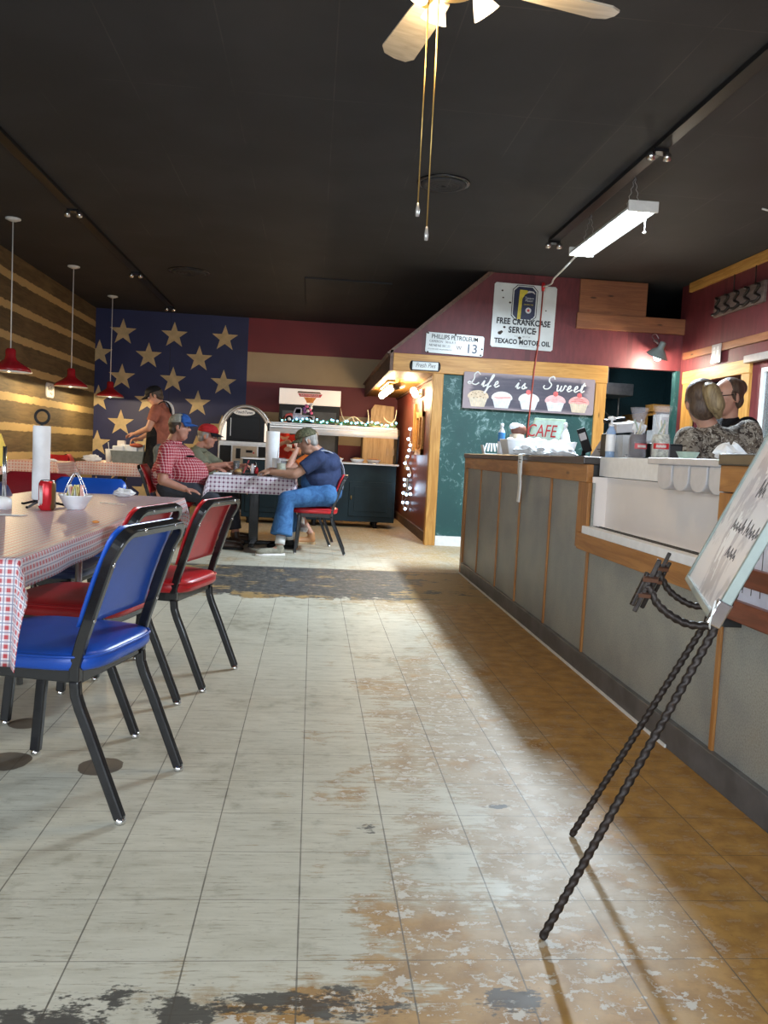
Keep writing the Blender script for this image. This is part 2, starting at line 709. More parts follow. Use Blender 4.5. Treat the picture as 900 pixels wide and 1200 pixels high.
def fabric(name, c, var=.15, scale=9, rough=.85, c2=None):
    g = G(name)
    n = g.noise(scale, 5, .6, None, .6)
    w = g.noise(260, 2)
    lo = c2 or tuple(a * (1 - var * 1.6) for a in c)
    k = g.mix(n.step(.3, .7), lo, tuple(min(1, a * (1 + var)) for a in c))
    g.color(g.mix(w.step(.45, .7) * .15, k, tuple(a * .5 for a in c)))
    g.set(rough=rough, spec=.2)
    g.bump(n * .8 + w * .2, .45, .02)
    return g.m


def plaid_material():
    g = G('red_plaid_cotton')
    x, y, z = g.xyz()
    k = g.noise(4, 2)
    p = .028
    fx = (((x + y) * .8 + k * .03) / p).fract()
    fz = ((z + k * .03) / p).fract()
    c = g.mix(k.step(.3, .7), (.40, .035, .055), (.50, .055, .075))
    l1 = fx.lt(.16).max(fz.lt(.16))
    c = g.mix(l1 * .75, c, (.78, .62, .62))
    l2 = ((fx - .55).abs().lt(.09)).max((fz - .55).abs().lt(.09))
    c = g.mix(l2 * .6, c, (.14, .015, .04))
    g.color(c)
    g.set(rough=.85, spec=.2)
    g.bump(g.noise(14, 4), .4, .02)
    return g.m


def camo_material(name, cols, scale=14):
    g = G(name)
    n1 = g.noise(scale, 4, .6, None, 2.2)
    n2 = g.noise(scale * 1.7, 5, .65, None, 3.0)
    n3 = g.noise(scale * 3.4, 4, .6, None, 2.0)
    c = g.mix(n1.step(.46, .52), cols[0], cols[1])
    c = g.mix(n2.step(.52, .56), c, cols[2])
    c = g.mix(n3.step(.55, .6), c, cols[3])
    g.color(c)
    g.set(rough=.85, spec=.2)
    g.bump(g.noise(18, 4), .4, .02)
    return g.m


def hair_material(name, c1, c2):
    g = G(name)
    n = g.noise(45, 5, .6, g.scaled(1, 1, .22), .8)
    g.color(g.mix(n.step(.3, .7), c1, c2))
    g.set(rough=.5)
    g.bump(n, .6, .01)
    return g.m


def skin_material(name, c):
    g = G(name)
    n = g.noise(22, 4)
    g.color(g.mix(n.step(.3, .7), tuple(a * .86 for a in c), c))
    g.set(rough=.5, sub=.06)
    return g.m


M = {}
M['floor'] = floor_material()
M['ceiling'] = ceiling_material()
M['log'] = log_wall_material()
M['flag'] = flag_material()
M['star'] = plain('tan_star_paint', (.58, .44, .24), .6, var=.12, scale=9)
M['redwall'] = plank_paint('barn_red_wall', (.125, .021, .025), 0, 1.22, .7)
M['redwall_y'] = plank_paint('barn_red_wall_right', (.125, .021, .025), 1, 1.22, .7)
M['redplank'] = plank_paint('red_brown_planks', (.20, .045, .032), 1, .16, .4, .4)
M['green'] = green_board_material()
M['teal'] = plain('dark_teal_paint', (.012, .05, .062), .5)
M['pine'] = wood('amber_pine_y', (.46, .22, .045), (.60, .33, .085), 'y')
M['pine_x'] = wood('amber_pine_x', (.42, .19, .035), (.56, .29, .07), 'x')
M['pine_z'] = wood('amber_pine_z', (.42, .19, .035), (.56, .29, .07), 'z')
M['oak'] = wood('oak_trim_y', (.30, .12, .03), (.42, .19, .05), 'y', .4)
M['oak_z'] = wood('oak_trim_z', (.30, .12, .03), (.42, .19, .05), 'z', .4)
M['oldwood'] = wood('weathered_brown_board', (.10, .05, .028), (.17, .09, .05), 'x', .6)
M['oldwood_y'] = wood('weathered_brown_board_y', (.085, .045, .03), (.15, .08, .05), 'y', .6)
M['redwood'] = wood('red_brown_stained_rail', (.15, .035, .015), (.22, .055, .025), 'y', .35, knots=False)
M['tanwood'] = wood('tan_barn_wood', (.36, .24, .12), (.50, .36, .20), 'z', .6)
M['darkpaint'] = plain('black_board_paint', (.02, .019, .02), .4)
M['captop'] = plain('dark_laminate', (.035, .026, .022), .3)
M['galv'] = galvanised_material()
M['metalbase'] = plain('grey_metal_kickboard', (.13, .135, .145), .45, .4, .2, 8)
M['white'] = plain('white_plastic', (.86, .88, .91), .35, var=.04)
M['cream'] = plain('cream_laminate', (.78, .73, .71), .35, var=.03, scale=3)
M['greyplastic'] = plain('grey_plastic', (.56, .55, .57), .4, var=.05)
M['black'] = plain('black_plastic', (.010, .010, .011), .4, spec=.22)
M['blackmetal'] = plain('black_enamel_tube', (.012, .012, .014), .22, var=.2, coat=.3)
M['iron'] = plain('wrought_iron', (.028, .020, .017), .45, .5, .3, 60, .3)
M['chrome'] = plain('chrome', (.75, .75, .76), .15, 1.0, .05)
M['steel'] = plain('steel_tube', (.42, .43, .45), .3, .9, .1)
M['alu'] = plain('aluminium_frame', (.27, .31, .29), .45, .4, .06)
M['blue'] = plain('blue_vinyl', (.012, .085, .48), .32, var=.08, scale=6, bump=.05)
M['red'] = plain('red_vinyl', (.50, .014, .020), .32, var=.1, scale=6, bump=.05)
M['darkred'] = plain('dark_red_vinyl', (.26, .012, .02), .35, var=.1, scale=6)
M['navyv'] = plain('navy_vinyl', (.012, .03, .12), .35, var=.1, scale=6)
M['cloth'] = gingham_material('red_white_gingham', .0225, (.42, .06, .07), (.06, .08, .18), (.66, .635, .66), .45)
M['cloth_far'] = gingham_material('pale_pink_gingham', .036, (.55, .20, .17), (.4, .15, .14), (.80, .72, .66))
M['cloth_dots'] = gingham_material('white_dotted_gingham', .042, (.17, .05, .12), (.5, .4, .5), (.78, .72, .76), .42)
M['paper'] = plain('white_paper', (.82, .83, .85), .8, var=.04)
M['paperblue'] = plain('pale_menu_paper', (.70, .72, .84), .7, var=.05)
M['ink'] = plain('black_ink', (.015, .015, .018), .6)
M['greyink'] = plain('grey_marker', (.10, .09, .09), .6)
M['navyink'] = plain('navy_enamel', (.016, .022, .06), .4)
M['yellow'] = plain('yellow_enamel', (.60, .50, .05), .4)
M['signwhite'] = plain('white_porcelain_enamel', (.62, .66, .66), .3, var=.08, scale=4)
M['redpaint'] = plain('red_paint', (.50, .02, .025), .35)
M['whitepaint'] = plain('white_paint', (.74, .74, .72), .5, var=.05)
M['glass'] = plain('clear_glass', (.92, .95, .95), .05, var=.02, trans=.92, ior=1.3)
M['clearplastic'] = plain('clear_plastic', (.80, .82, .84), .15, var=.03, alpha=.38)
M['frost'] = plain('frosted_acrylic', (.84, .85, .88), .25, var=.03, alpha=.55)
M['darkteal'] = plain('dark_teal_cabinet', (.009, .024, .033), .5, var=.15, scale=5, spec=.25)
M['brass'] = plain('worn_brass', (.45, .30, .10), .35, .8)
M['leaf'] = plain('green_leaf', (.05, .20, .05), .6, var=.3)
M['antler'] = plain('bone_antler', (.62, .52, .38), .5, var=.15, scale=12)
M['screen'] = plain('black_screen', (.006, .006, .008), .35, var=.1, spec=.2)
M['silver'] = plain('silver_trim', (.52, .50, .48), .3, .6, .06)
M['beige'] = plain('beige_panel', (.52, .50, .47), .4, var=.05)
M['bulbwarm'] = emit('warm_bulb', (1, .82, .55), 14)
M['bulbcool'] = emit('cool_bulb', (.86, .93, 1), 14)
M['tubecool'] = emit('cool_tube', (.80, .92, 1), 16)
M['icelight'] = emit('ice_light', (.25, .72, 1), 3.5)
M['bluelight'] = emit('blue_white_light', (.55, .76, 1), 5)
M['lampinner'] = emit('lamp_inner', (1, .87, .66), 12)
M['fanbulb'] = emit('fan_bulb', (1, .84, .62), 18)

M['fanwood'] = wood('pale_fan_wood', (.36, .31, .24), (.46, .40, .32), 'x', .45, knots=False)
M['redenamel'] = plain('red_enamel_shade', (.34, .012, .018), .25, var=.06, coat=.3)
M['lampwhite'] = plain('white_lamp_lining', (.85, .83, .78), .5, var=.03)
M['rust'] = plain('rust_chip', (.05, .035, .028), .8, var=.3)
M['wrapcream'] = plain('cream_cupcake_wrapper', (.62, .52, .38), .6)
M['wrapwhite'] = plain('white_cupcake_wrapper', (.66, .66, .68), .6)
M['icetan'] = plain('tan_icing', (.60, .47, .33), .6)
M['icewhite'] = plain('white_icing', (.72, .68, .64), .6, var=.06)
M['icepink'] = plain('pink_icing', (.72, .42, .42), .6)
M['icerose'] = plain('rose_icing', (.70, .34, .32), .6)
M['cherry'] = plain('cherry_red', (.62, .12, .12), .5)
M['cordred'] = plain('dark_red_cord', (.34, .05, .03), .5)
M['greyplank'] = wood('grey_weathered_plank', (.09, .06, .05), (.16, .11, .09), 'y', .7, knots=False)
M['brownband'] = plain('copper_binding', (.16, .08, .055), .4, .6)
M['crinkle'] = plain('crinkled_white_paper', (.74, .77, .80), .7, var=.1, scale=30, bump=.8)
M['mint'] = plain('mint_green_border', (.42, .56, .40), .5)
M['mintpale'] = plain('pale_mint', (.46, .60, .52), .5)
M['bluelabel'] = plain('blue_label', (.05, .25, .60), .5)
M['chocolate'] = plain('chocolate_brown', (.16, .055, .03), .5)
M['greypaper'] = plain('grey_card', (.42, .38, .37), .7, var=.05)
M['clearblue'] = plain('clear_blue_plastic', (.40, .58, .85), .15, var=.05, alpha=.6)
M['jarglass'] = plain('clear_jar_plastic', (.78, .76, .84), .08, var=.03, alpha=.10)
M['redpine'] = wood('red_brown_pine_x', (.21, .075, .032), (.28, .11, .045), 'x')
M['redpine_y'] = wood('red_brown_pine_y', (.24, .085, .036), (.32, .125, .05), 'y')
M['jarfilldark'] = plain('dark_jar_contents', (.05, .04, .045), .6, var=.5, scale=40)
M['jarfill'] = plain('pale_straw_contents', (.45, .46, .38), .6, var=.5, scale=60)
M['straw'] = plain('cream_straw', (.62, .55, .36), .5)
M['strawgreen'] = plain('green_straw', (.25, .36, .25), .5)
M['pink'] = plain('pink_plastic', (.75, .42, .42), .5)
M['yellowbright'] = plain('bright_yellow_plastic', (.75, .48, .03), .4)
M['packetyellow'] = plain('pale_yellow_packet', (.72, .66, .28), .6)
M['packetpink'] = plain('pink_packet', (.80, .42, .38), .6)
M['orangefood'] = plain('orange_food', (.62, .24, .05), .6, var=.2)
M['bun'] = plain('bread_bun', (.50, .30, .11), .6, var=.2)
M['brown'] = plain('dark_brown_finish', (.12, .07, .04), .5)
M['lemonwater'] = plain('lemon_water', (.62, .64, .45), .1, var=.1, trans=.5, ior=1.33)
M['tubgrey'] = plain('grey_tub_plastic', (.22, .24, .22), .5)
M['ragred'] = plain('red_rag', (.45, .10, .05), .8, var=.3)
M['toyred'] = plain('faded_red_toy_paint', (.50, .06, .05), .4, var=.25)
M['toygrey'] = plain('grey_toy_paint', (.40, .38, .46), .4, var=.25)
M['pinkflower'] = plain('pink_flower', (.65, .14, .32), .7, var=.3)
M['purpleflower'] = plain('purple_flower', (.32, .14, .42), .7, var=.3)
M['fridgeglass'] = plain('dark_fridge_glass', (.055, .058, .058), .3, var=.35, scale=3, spec=.25)
M['headerlit'] = emit('lit_white_header', (.85, .80, .76), .25)
M['jukelight'] = emit('lit_side_panel', (1, .90, .80), .55)
M['skin_ruddy'] = skin_material('ruddy_skin', (.50, .23, .16))
M['skin_tan'] = skin_material('tanned_skin', (.40, .21, .14))
M['skin_light'] = skin_material('light_skin', (.58, .31, .22))
M['eyewhite'] = plain('eye_white', (.75, .72, .70), .3, var=.03)
M['lip'] = plain('lip_red', (.30, .10, .085), .5)
M['hair_grey'] = hair_material('grey_hair', (.24, .22, .20), (.38, .36, .34))
M['hair_dark'] = hair_material('dark_brown_hair', (.035, .022, .016), (.07, .045, .03))
M['hair_brown'] = hair_material('brown_hair', (.055, .032, .022), (.12, .075, .048))
M['hair_blond'] = hair_material('blond_streaked_hair', (.17, .115, .06), (.36, .27, .14))
M['plaid'] = plaid_material()
M['olive'] = fabric('olive_grey_cotton', (.20, .20, .14))
M['navytee'] = fabric('navy_cotton', (.035, .05, .115))
M['denim'] = fabric('blue_denim', (.055, .145, .31), .25, 12, c2=(.03, .085, .21))
M['jeans_dark'] = fabric('dark_trousers', (.05, .052, .065))
M['jeanshort'] = fabric('grey_denim_shorts', (.14, .17, .20))
M['orange'] = fabric('orange_cotton', (.62, .14, .025))
M['redshirt'] = fabric('bright_red_cotton', (.62, .045, .03))
M['rusttee'] = fabric('rust_cotton', (.34, .12, .085))
M['cap_grey'] = fabric('grey_cap_cloth', (.34, .32, .27), scale=30)
M['cap_blue'] = fabric('blue_cap_cloth', (.03, .10, .34), scale=30)
M['cap_red'] = fabric('red_cap_cloth', (.46, .025, .03), scale=30)
M['cap_black'] = fabric('black_cloth', (.014, .014, .017), scale=30)
M['camocap'] = camo_material('camouflage_cloth', ((.07, .08, .045), (.14, .13, .075), (.03, .03, .022), (.20, .17, .10)), 22)
M['leafprint'] = camo_material('leaf_print_cloth', ((.16, .13, .105), (.30, .27, .23), (.055, .042, .035), (.46, .43, .38)), 8)
M['greyshoe'] = fabric('grey_shoe_cloth', (.30, .28, .22), scale=20)
M['boot'] = plain('dark_brown_boot', (.04, .022, .016), .4)
M['sandal'] = plain('tan_leather', (.50, .24, .10), .5)
M['straptan'] = fabric('grey_strap', (.42, .43, .50))
# ------------------------------------------------------------------ the room
CEIL, XL, XR, YB, YG, YF = 3.2, -3.67, 4.30, 14.1, 9.5, -2.5
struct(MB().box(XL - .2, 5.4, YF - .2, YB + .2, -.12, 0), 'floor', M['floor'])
struct(MB().box(XL - .2, 5.4, YF - .2, YB + .2, CEIL, CEIL + .12), 'ceiling', M['ceiling'])
struct(MB().box(XL - .15, XL, YF, -1.7, 0, CEIL).box(XL - .15, XL, .9, YB, 0, CEIL).box(XL - .15, XL, -1.7, .9, 0, .95).box(XL - .15, XL, -1.7, .9, 2.55, CEIL), 'wall_left', M['log'])
struct(MB().box(XL - .12, XL - .06, -1.7, .9, .95, 1.01).box(XL - .12, XL - .06, -1.7, .9, 2.49, 2.55).box(XL - .12, XL - .06, -1.7, -1.64, 1.01, 2.49).box(XL - .12, XL - .06, .84, .9, 1.01, 2.49), 'window_3', M['oldwood'])  # unseen window frame, added to go with the side fill light
struct(MB().box(5.3, 5.4, YG + .05, YB, 0, CEIL).box(XR + .1, 5.4, YG + .03, YG + .1, 2.2, CEIL), 'wall_far_right', M['redwall_y'])
wb = struct(MB().box(XL - .15, 5.4, YB, YB + .15, 0, CEIL), 'wall_back', M['flag'])
struct(MB().box(XL, -1.18, YB - .02, YB, 0, .1), 'baseboard_back', M['oldwood'])


def star(cx, cz, R):
    mb = MB()
    poly = []
    for k in range(10):
        a = PI / 2 + k * PI / 5
        r = R if k % 2 == 0 else R * .40
        poly.append((cx + r * math.cos(a), cz + r * math.sin(a)))
    n = len(poly)
    vs = [(a, YB - .003, b) for a, b in poly] + [(cx, YB - .003, cz)]
    mb._add(vs, [(i, (i + 1) % n, n) for i in range(n)])
    return struct(mb, 'painted_star', M['star'], wb, fix=False)


for i, (sx, sz) in enumerate(STARS):
    star(sx, sz, .225)

# front wall behind the camera with two shop windows
mb = MB()
mb.box(XL, XR, YF - .15, YF, 0, .6).box(XL, XR, YF - .15, YF, 2.6, CEIL)
mb.box(XL, -2.6, YF - .15, YF, .6, 2.6).box(3.0, XR, YF - .15, YF, .6, 2.6).box(.05, .35, YF - .15, YF, .6, 2.6)
struct(mb, 'wall_front', M['redwall'])
for i, (a, b) in enumerate(((-2.6, .05), (.35, 3.0))):
    mb = MB().box(a, b, YF - .1, YF - .04, .6, .66).box(a, b, YF - .1, YF - .04, 2.54, 2.6).box(a, a + .06, YF - .1, YF - .04, .66, 2.54).box(b - .06, b, YF - .1, YF - .04, .66, 2.54)
    struct(mb, 'window_%d' % (i + 1), M['oldwood'])

# right wall: red boards, doorway with pine casing
DY0, DY1, DZ = 8.02, 9.08, 2.03
mb = MB()
mb.box(XR, XR + .15, YF, 6.75, 0, CEIL).box(XR, XR + .15, 6.75, 7.84, 2.14, CEIL)
mb.box(XR, XR + .15, 7.84, DY0, 0, CEIL).box(XR, XR + .15, DY1, YG + .1, 0, CEIL).box(XR, XR + .15, DY0, DY1, DZ, CEIL)
struct(mb, 'wall_right', M['redwall_y'])
struct(MB().box(XR + .15, 5.35, 7.9, 9.3, 0, .02).box(5.3, 5.35, 7.9, 9.3, 0, 2.4).box(XR + .15, 5.35, 7.85, 7.9, 0, 2.4).box(XR + .15, 5.35, 9.3, 9.35, 0, 2.4).box(XR + .15, 5.35, 7.85, 9.35, 2.4, 2.45), 'wall_hallway', M['teal'])
struct(MB().box(XR - .03, XR + .02, DY1, 9.34, 0, DZ), 'trim_1', M['pine_z'], bevel=.004)
struct(MB().box(XR - .03, XR + .02, 7.86, DY0, 0, DZ), 'trim_2', M['pine_z'], bevel=.004)
struct(MB().box(XR - .035, XR + .0, 7.86, 9.36, DZ, 2.17), 'trim_3', M['pine'], bevel=.004)
struct(MB().box(XR - .03, XR + .0, YF + .5, 9.40, 2.32, 2.40), 'trim_4', M['redpine_y'], bevel=.004)
struct(MB().box(XR - .04, XR + .0, YF + .5, 9.34, 3.09, 3.195), 'trim_5', M['pine'], bevel=.004)
struct(MB().box(XR + .05, XR + .09, 8.22, 8.30, 0, DZ), 'trim_6', M['oldwood'])
d = struct(MB().box(XR + .0, XR + .05, 6.8, 7.84, 0, .9).box(XR, XR + .05, 6.8, 7.84, 2.06, 2.13).box(XR, XR + .05, 7.68, 7.84, .9, 2.06).box(XR, XR + .05, 6.8, 6.96, .9, 2.06), 'door_1', M['redwall'])
struct(MB().box(XR - .01, XR + .02, 7.64, 7.68, .9, 2.06).box(XR - .01, XR + .02, 6.96, 7.0, .9, 2.06).box(XR - .01, XR + .02, 7.0, 7.64, .9, .94).box(XR - .01, XR + .02, 7.0, 7.64, 2.02, 2.06), 'glazing_bead', M['whitepaint'], d)


def view_material():
    g = G('daylit_scrub_view')
    x, y, z = g.xyz()
    n = g.noise(8, 5)
    sky = g.mix(n, (.35, .55, .85), (.55, .70, .90))
    scrub = g.mix(n.step(.4, .6), (.34, .30, .17), (.18, .19, .10))
    c = g.mix((z + n * .1).step(1.78, 1.86), scrub, sky)
    g.color(c)
    g.nt.links.new(c.s, g.b.inputs['Emission Color'])
    g.set(estr=.55)
    return g.m


# what daylight shows beyond the door pane
struct(MB().box(5.1, 5.15, 5.0, 8.4, 0, 3.0), 'ground_outside', view_material())
struct(MB().box(XR + .02, XR + .026, 7.0, 7.64, .94, 2.02), 'window_pane', M['glass'], d)
mb = MB().box(XR - .07, XR - .005, 7.0, 7.93, 2.125, 2.20)
tag(mb.build('door_closer', M['silver'], bevel=.006), 'grey metal bar fixed over the red door', 'door closer')

# the walled shed front: green board below, red gable above
struct(MB().box(1.46, 3.29, YG, YG + .1, 0, 2.02), 'wall_green', M['green'])
struct(MB().box(3.40, XR, YG, YG + .1, 0, 1.05), 'wall_green_low', M['green'])
struct(MB().box(4.25, XR, YG, YG + .1, 1.05, 2.2), 'wall_green_pier', M['green'])
struct(MB().box(1.47, 3.27, YG - .015, YG, 0, .115), 'baseboard_middle', M['whitepaint'])
gab = MB().prism([(.83, 2.2), (XR, 2.2), (XR, 2.80), (3.83, 2.80), (3.83, 3.195), (1.95, 3.195)], lambda a, b, h: (a, YG + h, b), .1)
struct(gab, 'wall_gable', M['redwall'])
struct(MB().prism([(.79, 2.2), (.83, 2.19), (1.99, 3.195), (1.92, 3.195)], lambda a, b, h: (a, YG - .03 + h, b), YB - YG), 'roof_edge', M['oldwood_y'])
struct(MB().box(1.345, 1.465, YG - .03, YG + .1, 0, 2.0), 'trim_7', M['pine_z'], bevel=.005)
struct(MB().box(.87, 3.41, YG - .035, YG + .06, 2.0, 2.205), 'trim_8', M['pine_x'], bevel=.005)
struct(MB().box(3.275, 3.405, YG - .03, YG + .1, .0, 2.0), 'trim_9', M['pine_z'], bevel=.005)
struct(MB().box(3.01, 3.82, YG - .03, YG, 2.76, 3.19), 'trim_10', M['redpine'], bevel=.004)
struct(MB().box(2.99, XR, YG - .045, YG, 2.62, 2.80), 'trim_11', M['redpine'], bevel=.004)
# lean-to eave over the serving alcove
struct(MB().box(.86, 1.40, YG + .1, YB, 2.01, 2.05), 'ceiling_soffit', M['pine'])
struct(MB().box(.83, .87, YG - .03, YB, 2.0, 2.24), 'trim_12', M['oldwood_y'], bevel=.004)
struct(MB().box(1.40, 1.46, YG + .1, YB, 0, 2.02), 'wall_side', M['redplank'])
struct(MB().box(1.375, 1.40, YG + .1, YB, .0, .12), 'baseboard_side', M['oldwood_y'])
struct(MB().box(1.375, 1.40, YG + .1, YB, 1.97, 2.0), 'trim_13', M['oldwood_y'])
# kitchen behind the opening
struct(MB().box(2.9, 5.2, 12.0, 12.1, 0, 2.6).box(2.85, 2.9, YG + .1, 12.1, 0, 2.6).box(5.2, 5.25, YG + .1, 12.1, 0, 2.6).box(2.85, 5.25, YG + .1, 12.1, 2.6, 2.65), 'wall_kitchen', M['teal'])
struct(MB().box(3.41, 4.25, YG + .02, YG + .08, 1.02, 1.06), 'trim_14', M['pine_x'])
# ------------------------------------------------------------------ ceiling fittings
def track(name, x, y0, y1, spots, label):
    t = thing(name, label, 'ceiling track', (x, (y0 + y1) / 2, CEIL))
    L = (y1 - y0) / 2
    MB().box(-.045, .045, -L, L, -.035, 0).build('rail', M['black'], t, bevel=.004)
    for sy in spots:
        s = MB().box(-.05, .05, sy - L - y0 - .04, sy - L - y0 + .04, -.055, -.03).build('spot_bracket', M['blackmetal'], t)
        for dx in (-.055, .055):
            MB().lathe([(.0, -.105), (.026, -.10), (.03, -.06), (.014, -.045), (0, -.04)], (dx, sy - L - y0, 0), 12).build('spot_head', M['chrome'], s)
    return t


track('ceiling_track', -2.33, 3.0, 13.4, (8.07, 10.79, 13.3), 'long black ceiling track on the left, above the red pendants')
track('ceiling_track', 2.22, 1.2, 7.95, (5.48, 7.9), 'long black ceiling track on the right, beside the white tube light')


def diffuser(x, y, r, label):
    t = thing('ceiling_vent', label, 'ceiling vent', (x, y, CEIL))
    MB().lathe([(r, 0), (r, -.012), (r * .86, -.02), (r * .84, -.006), (r * .84, 0)], n=36).build('rim', M['blackmetal'], t)
    for q in (.72, .55, .38, .2):
        MB().lathe([(r * q + .02, -.004), (r * q + .03, -.022), (r * q - .02, -.03), (r * q - .03, -.012)], n=30, closed=True).build('cone_ring', M['ceiling'], t)


diffuser(.93, 6.58, .21, 'round black air diffuser in mid ceiling behind the fan chains')
diffuser(-1.65, 10.66, .26, 'round dark air diffuser in the ceiling near the star mural')
t = thing('ceiling_hatch', 'square dark ceiling panel with raised edge in front of the red stripe', 'ceiling hatch', (.35, 11.4, CEIL))
MB().box(-.55, .55, -.9, .9, -.02, 0).build('panel', M['ceiling'], t, bevel=.004)
tag(MB().tube(smooth_path([(3.55, 6.55, 3.19), (3.75, 6.58, 3.17), (4.05, 6.62, 3.185), (4.28, 6.7, 3.19)]), .008, 6).build('loose_cable', M['whitepaint']), 'loose pale cable hanging from the ceiling above the wall rack', 'cable')

# ceiling fan with four blades and a light kit
FX, FY, FZ = .43, 3.07, 2.785
fan = thing('ceiling_fan', 'ceiling fan with pale wooden blades and lit glass shades', 'ceiling fan', (FX, FY, CEIL))
dz = FZ - CEIL
MB().lathe([(.0, 0), (.075, 0), (.07, -.04), (.03, -.065), (.014, -.07), (.014, dz + .1), (0, dz + .1)], n=24).build('downrod', M['brass'], fan)
MB().lathe([(0, dz + .12), (.06, dz + .115), (.115, dz + .07), (.12, dz + .0), (.09, dz - .05), (.05, dz - .07), (0, dz - .07)], n=28).build('motor_housing', M['brass'], fan)
for k in range(4):
    a = math.radians(13 + 90 * k)
    m = Matrix.Rotation(a, 3, 'Z') @ Matrix.Rotation(math.radians(12), 3, 'X')
    poly = [(.17, -.055), (.30, -.065), (.62, -.075), (.665, -.05), (.675, 0), (.665, .05), (.62, .075), (.30, .065), (.17, .055)]
    MB().prism(poly, lambda p, q, h: Vector((0, 0, dz)) + m @ Vector((p, q, h - .004)), .008).build('blade', M['fanwood'], fan)
    MB().prism([(.09, -.02), (.24, -.035), (.24, .035), (.09, .02)], lambda p, q, h: Vector((0, 0, dz)) + m @ Vector((p, q, h - .010)), .006).build('blade_bracket', M['brass'], fan)
for k in range(4):
    a = math.radians(20 + 90 * k)
    c = Vector((.105 * math.cos(a), .105 * math.sin(a), dz - .045))
    tilt = Matrix.Rotation(a, 3, 'Z') @ Matrix.Rotation(math.radians(-38), 3, 'Y')
    s = MB().lathe([(.016, .03), (.022, .0), (.040, -.04), (.052, -.068), (.049, -.068), (.037, -.04), (.018, -.002)], c, 20, m=tilt).build('glass_shade', M['frost'], fan)
    MB().ball(c + tilt @ Vector((0, 0, -.036)), (.024, .024, .030), 12, tilt).build('bulb', M['fanbulb'], s)
    point_light('fan_bulb_light', Vector((FX, FY, CEIL)) + c + tilt @ Vector((0, 0, -.11)), FAN_W, (1, .74, .42), .05)
for dx, dy, zl, k in ((-.055, -.04, 1.83, 0), (-.085, .02, 1.93, 1)):
    c = MB().tube([(dx, dy, dz - .06), (dx, dy, zl - CEIL + .05)], .003, 6).build('pull_chain', M['brass'], fan)
    MB().lathe([(.0, .05), (.004, .048), (.008, .02), (.007, .0), (0, -.002)], (dx, dy, zl - CEIL), 10).build('pull_bob', M['silver'], c)

# red pendant lamps down the left side
PEND = [(-3.09, 8.68, 1.77, 'nearest of the three red enamel pendant lamps along the left log wall'),
        (-3.11, 10.84, 1.78, 'middle one of the three red enamel pendant lamps along the left log wall'),
        (-3.11, 12.86, 1.78, 'farthest red enamel pendant lamp, hanging in front of the star mural')]
for x, y, z, lab in PEND:
    t = thing('pendant_lamp', lab, 'pendant lamp', (x, y, CEIL), group='red pendant lamps')
    b = z - CEIL - .09
    MB().lathe([(0, 0), (.075, 0), (.075, -.012), (.03, -.03), (0, -.032)], n=24).build('canopy', M['whitepaint'], t)
    MB().tube([(0, 0, -.03), (0, 0, b + .22)], .006, 8).build('cord', M['whitepaint'], t)
    s = MB().lathe([(.0, b + .235), (.035, b + .232), (.05, b + .215), (.05, b + .15), (.062, b + .12), (.13, b + .075), (.19, b + .035), (.205, b + .0), (.198, b + .0), (.183, b + .03), (.125, b + .065), (.05, b + .105), (0, b + .11)], n=36).build('lamp_shade', M['redenamel'], t)
    MB().lathe([(.2055, b - .003), (.194, b + .006), (.18, b + .028), (.12, b + .06), (.04, b + .1), (0, b + .104)], n=36).build('shade_lining', M['lampwhite'], s)
    MB().ball((0, 0, b + .062), (.036, .036, .044), 14).build('bulb', M['lampinner'], t)
    point_light('pendant_light', (x, y, CEIL + b + .0), PEND_W, (1, .76, .42), .015)

# hanging tube light
SX, SY0, SY1, SZ = 2.30, 5.90, 7.28, 2.90
t = thing('shop_light', 'white twin-tube shop light hanging on chains over the counter', 'tube light', (SX, (SY0 + SY1) / 2, SZ))
L = (SY1 - SY0) / 2
MB().prism([(-.11, .0), (-.10, .028), (-.05, .06), (.05, .06), (.10, .028), (.11, 0), (.05, .02), (0, .012), (-.05, .02)], lambda a, b, h: (a, h - L, b), 2 * L).build('reflector', M['whitepaint'], t)
for s in (-1, 1):
    MB().box(-.112, .112, s * L - .012, s * L + .012, -.014, .064).build('end_cap', M['whitepaint'], t, bevel=.004)
    MB().tube([(s * .05, -L + .03, -.006), (s * .05, L - .03, -.006)], .017, 10).build('tube', M['tubecool'], t)
for cy in (-L + .2, L - .2):
    for s in (-1, 1):
        mb = MB()
        for k in range(9):
            a = Vector((s * .05 * (1 - k / 9), cy, .06 + .24 * k / 9)); b = Vector((s * .05 * (1 - (k + 1) / 9), cy, .06 + .24 * (k + 1) / 9))
            mb.tube([a, a.lerp(b, .5) + Vector((.006 * (-1) ** k, .004, 0)), b], .0028, 5)
        mb.build('hanging_chain', M['steel'], t)
pc = MB().tube([(.06, -L + .1, 0), (.062, -L + .1, -.12)], .003, 5).build('pull_cord', M['whitepaint'], t)
MB().ball((.062, -L + .1, -.13), .011, 10).build('pull_knob', M['whitepaint'], pc)
area_light('shop_light_tubes', (SX, (SY0 + SY1) / 2, SZ - .03), (0, 0, 0), .16, 1.3, SHOP_W, (.74, .88, 1.0))
cord = [(2.28, 7.27, 2.92), (2.24, 7.6, 2.84), (2.3, 8.1, 2.86), (2.5, 8.9, 2.98), (2.56, 9.44, 3.06)]
t = thing('power_cord', 'red and white power cord running down the wall past the motor oil sign', 'power cord', (2.56, 9.44, 3.06))
MB().tube(smooth_path([Vector(c) - Vector((2.56, 9.44, 3.06)) for c in cord]), .009, 8).build('white_lead', M['whitepaint'], t)
MB().lathe([(.0, .05), (.018, .045), (.022, 0), (.018, -.05), (0, -.055)], (0, 0, 0), 12).build('plug', M['redpaint'], t)
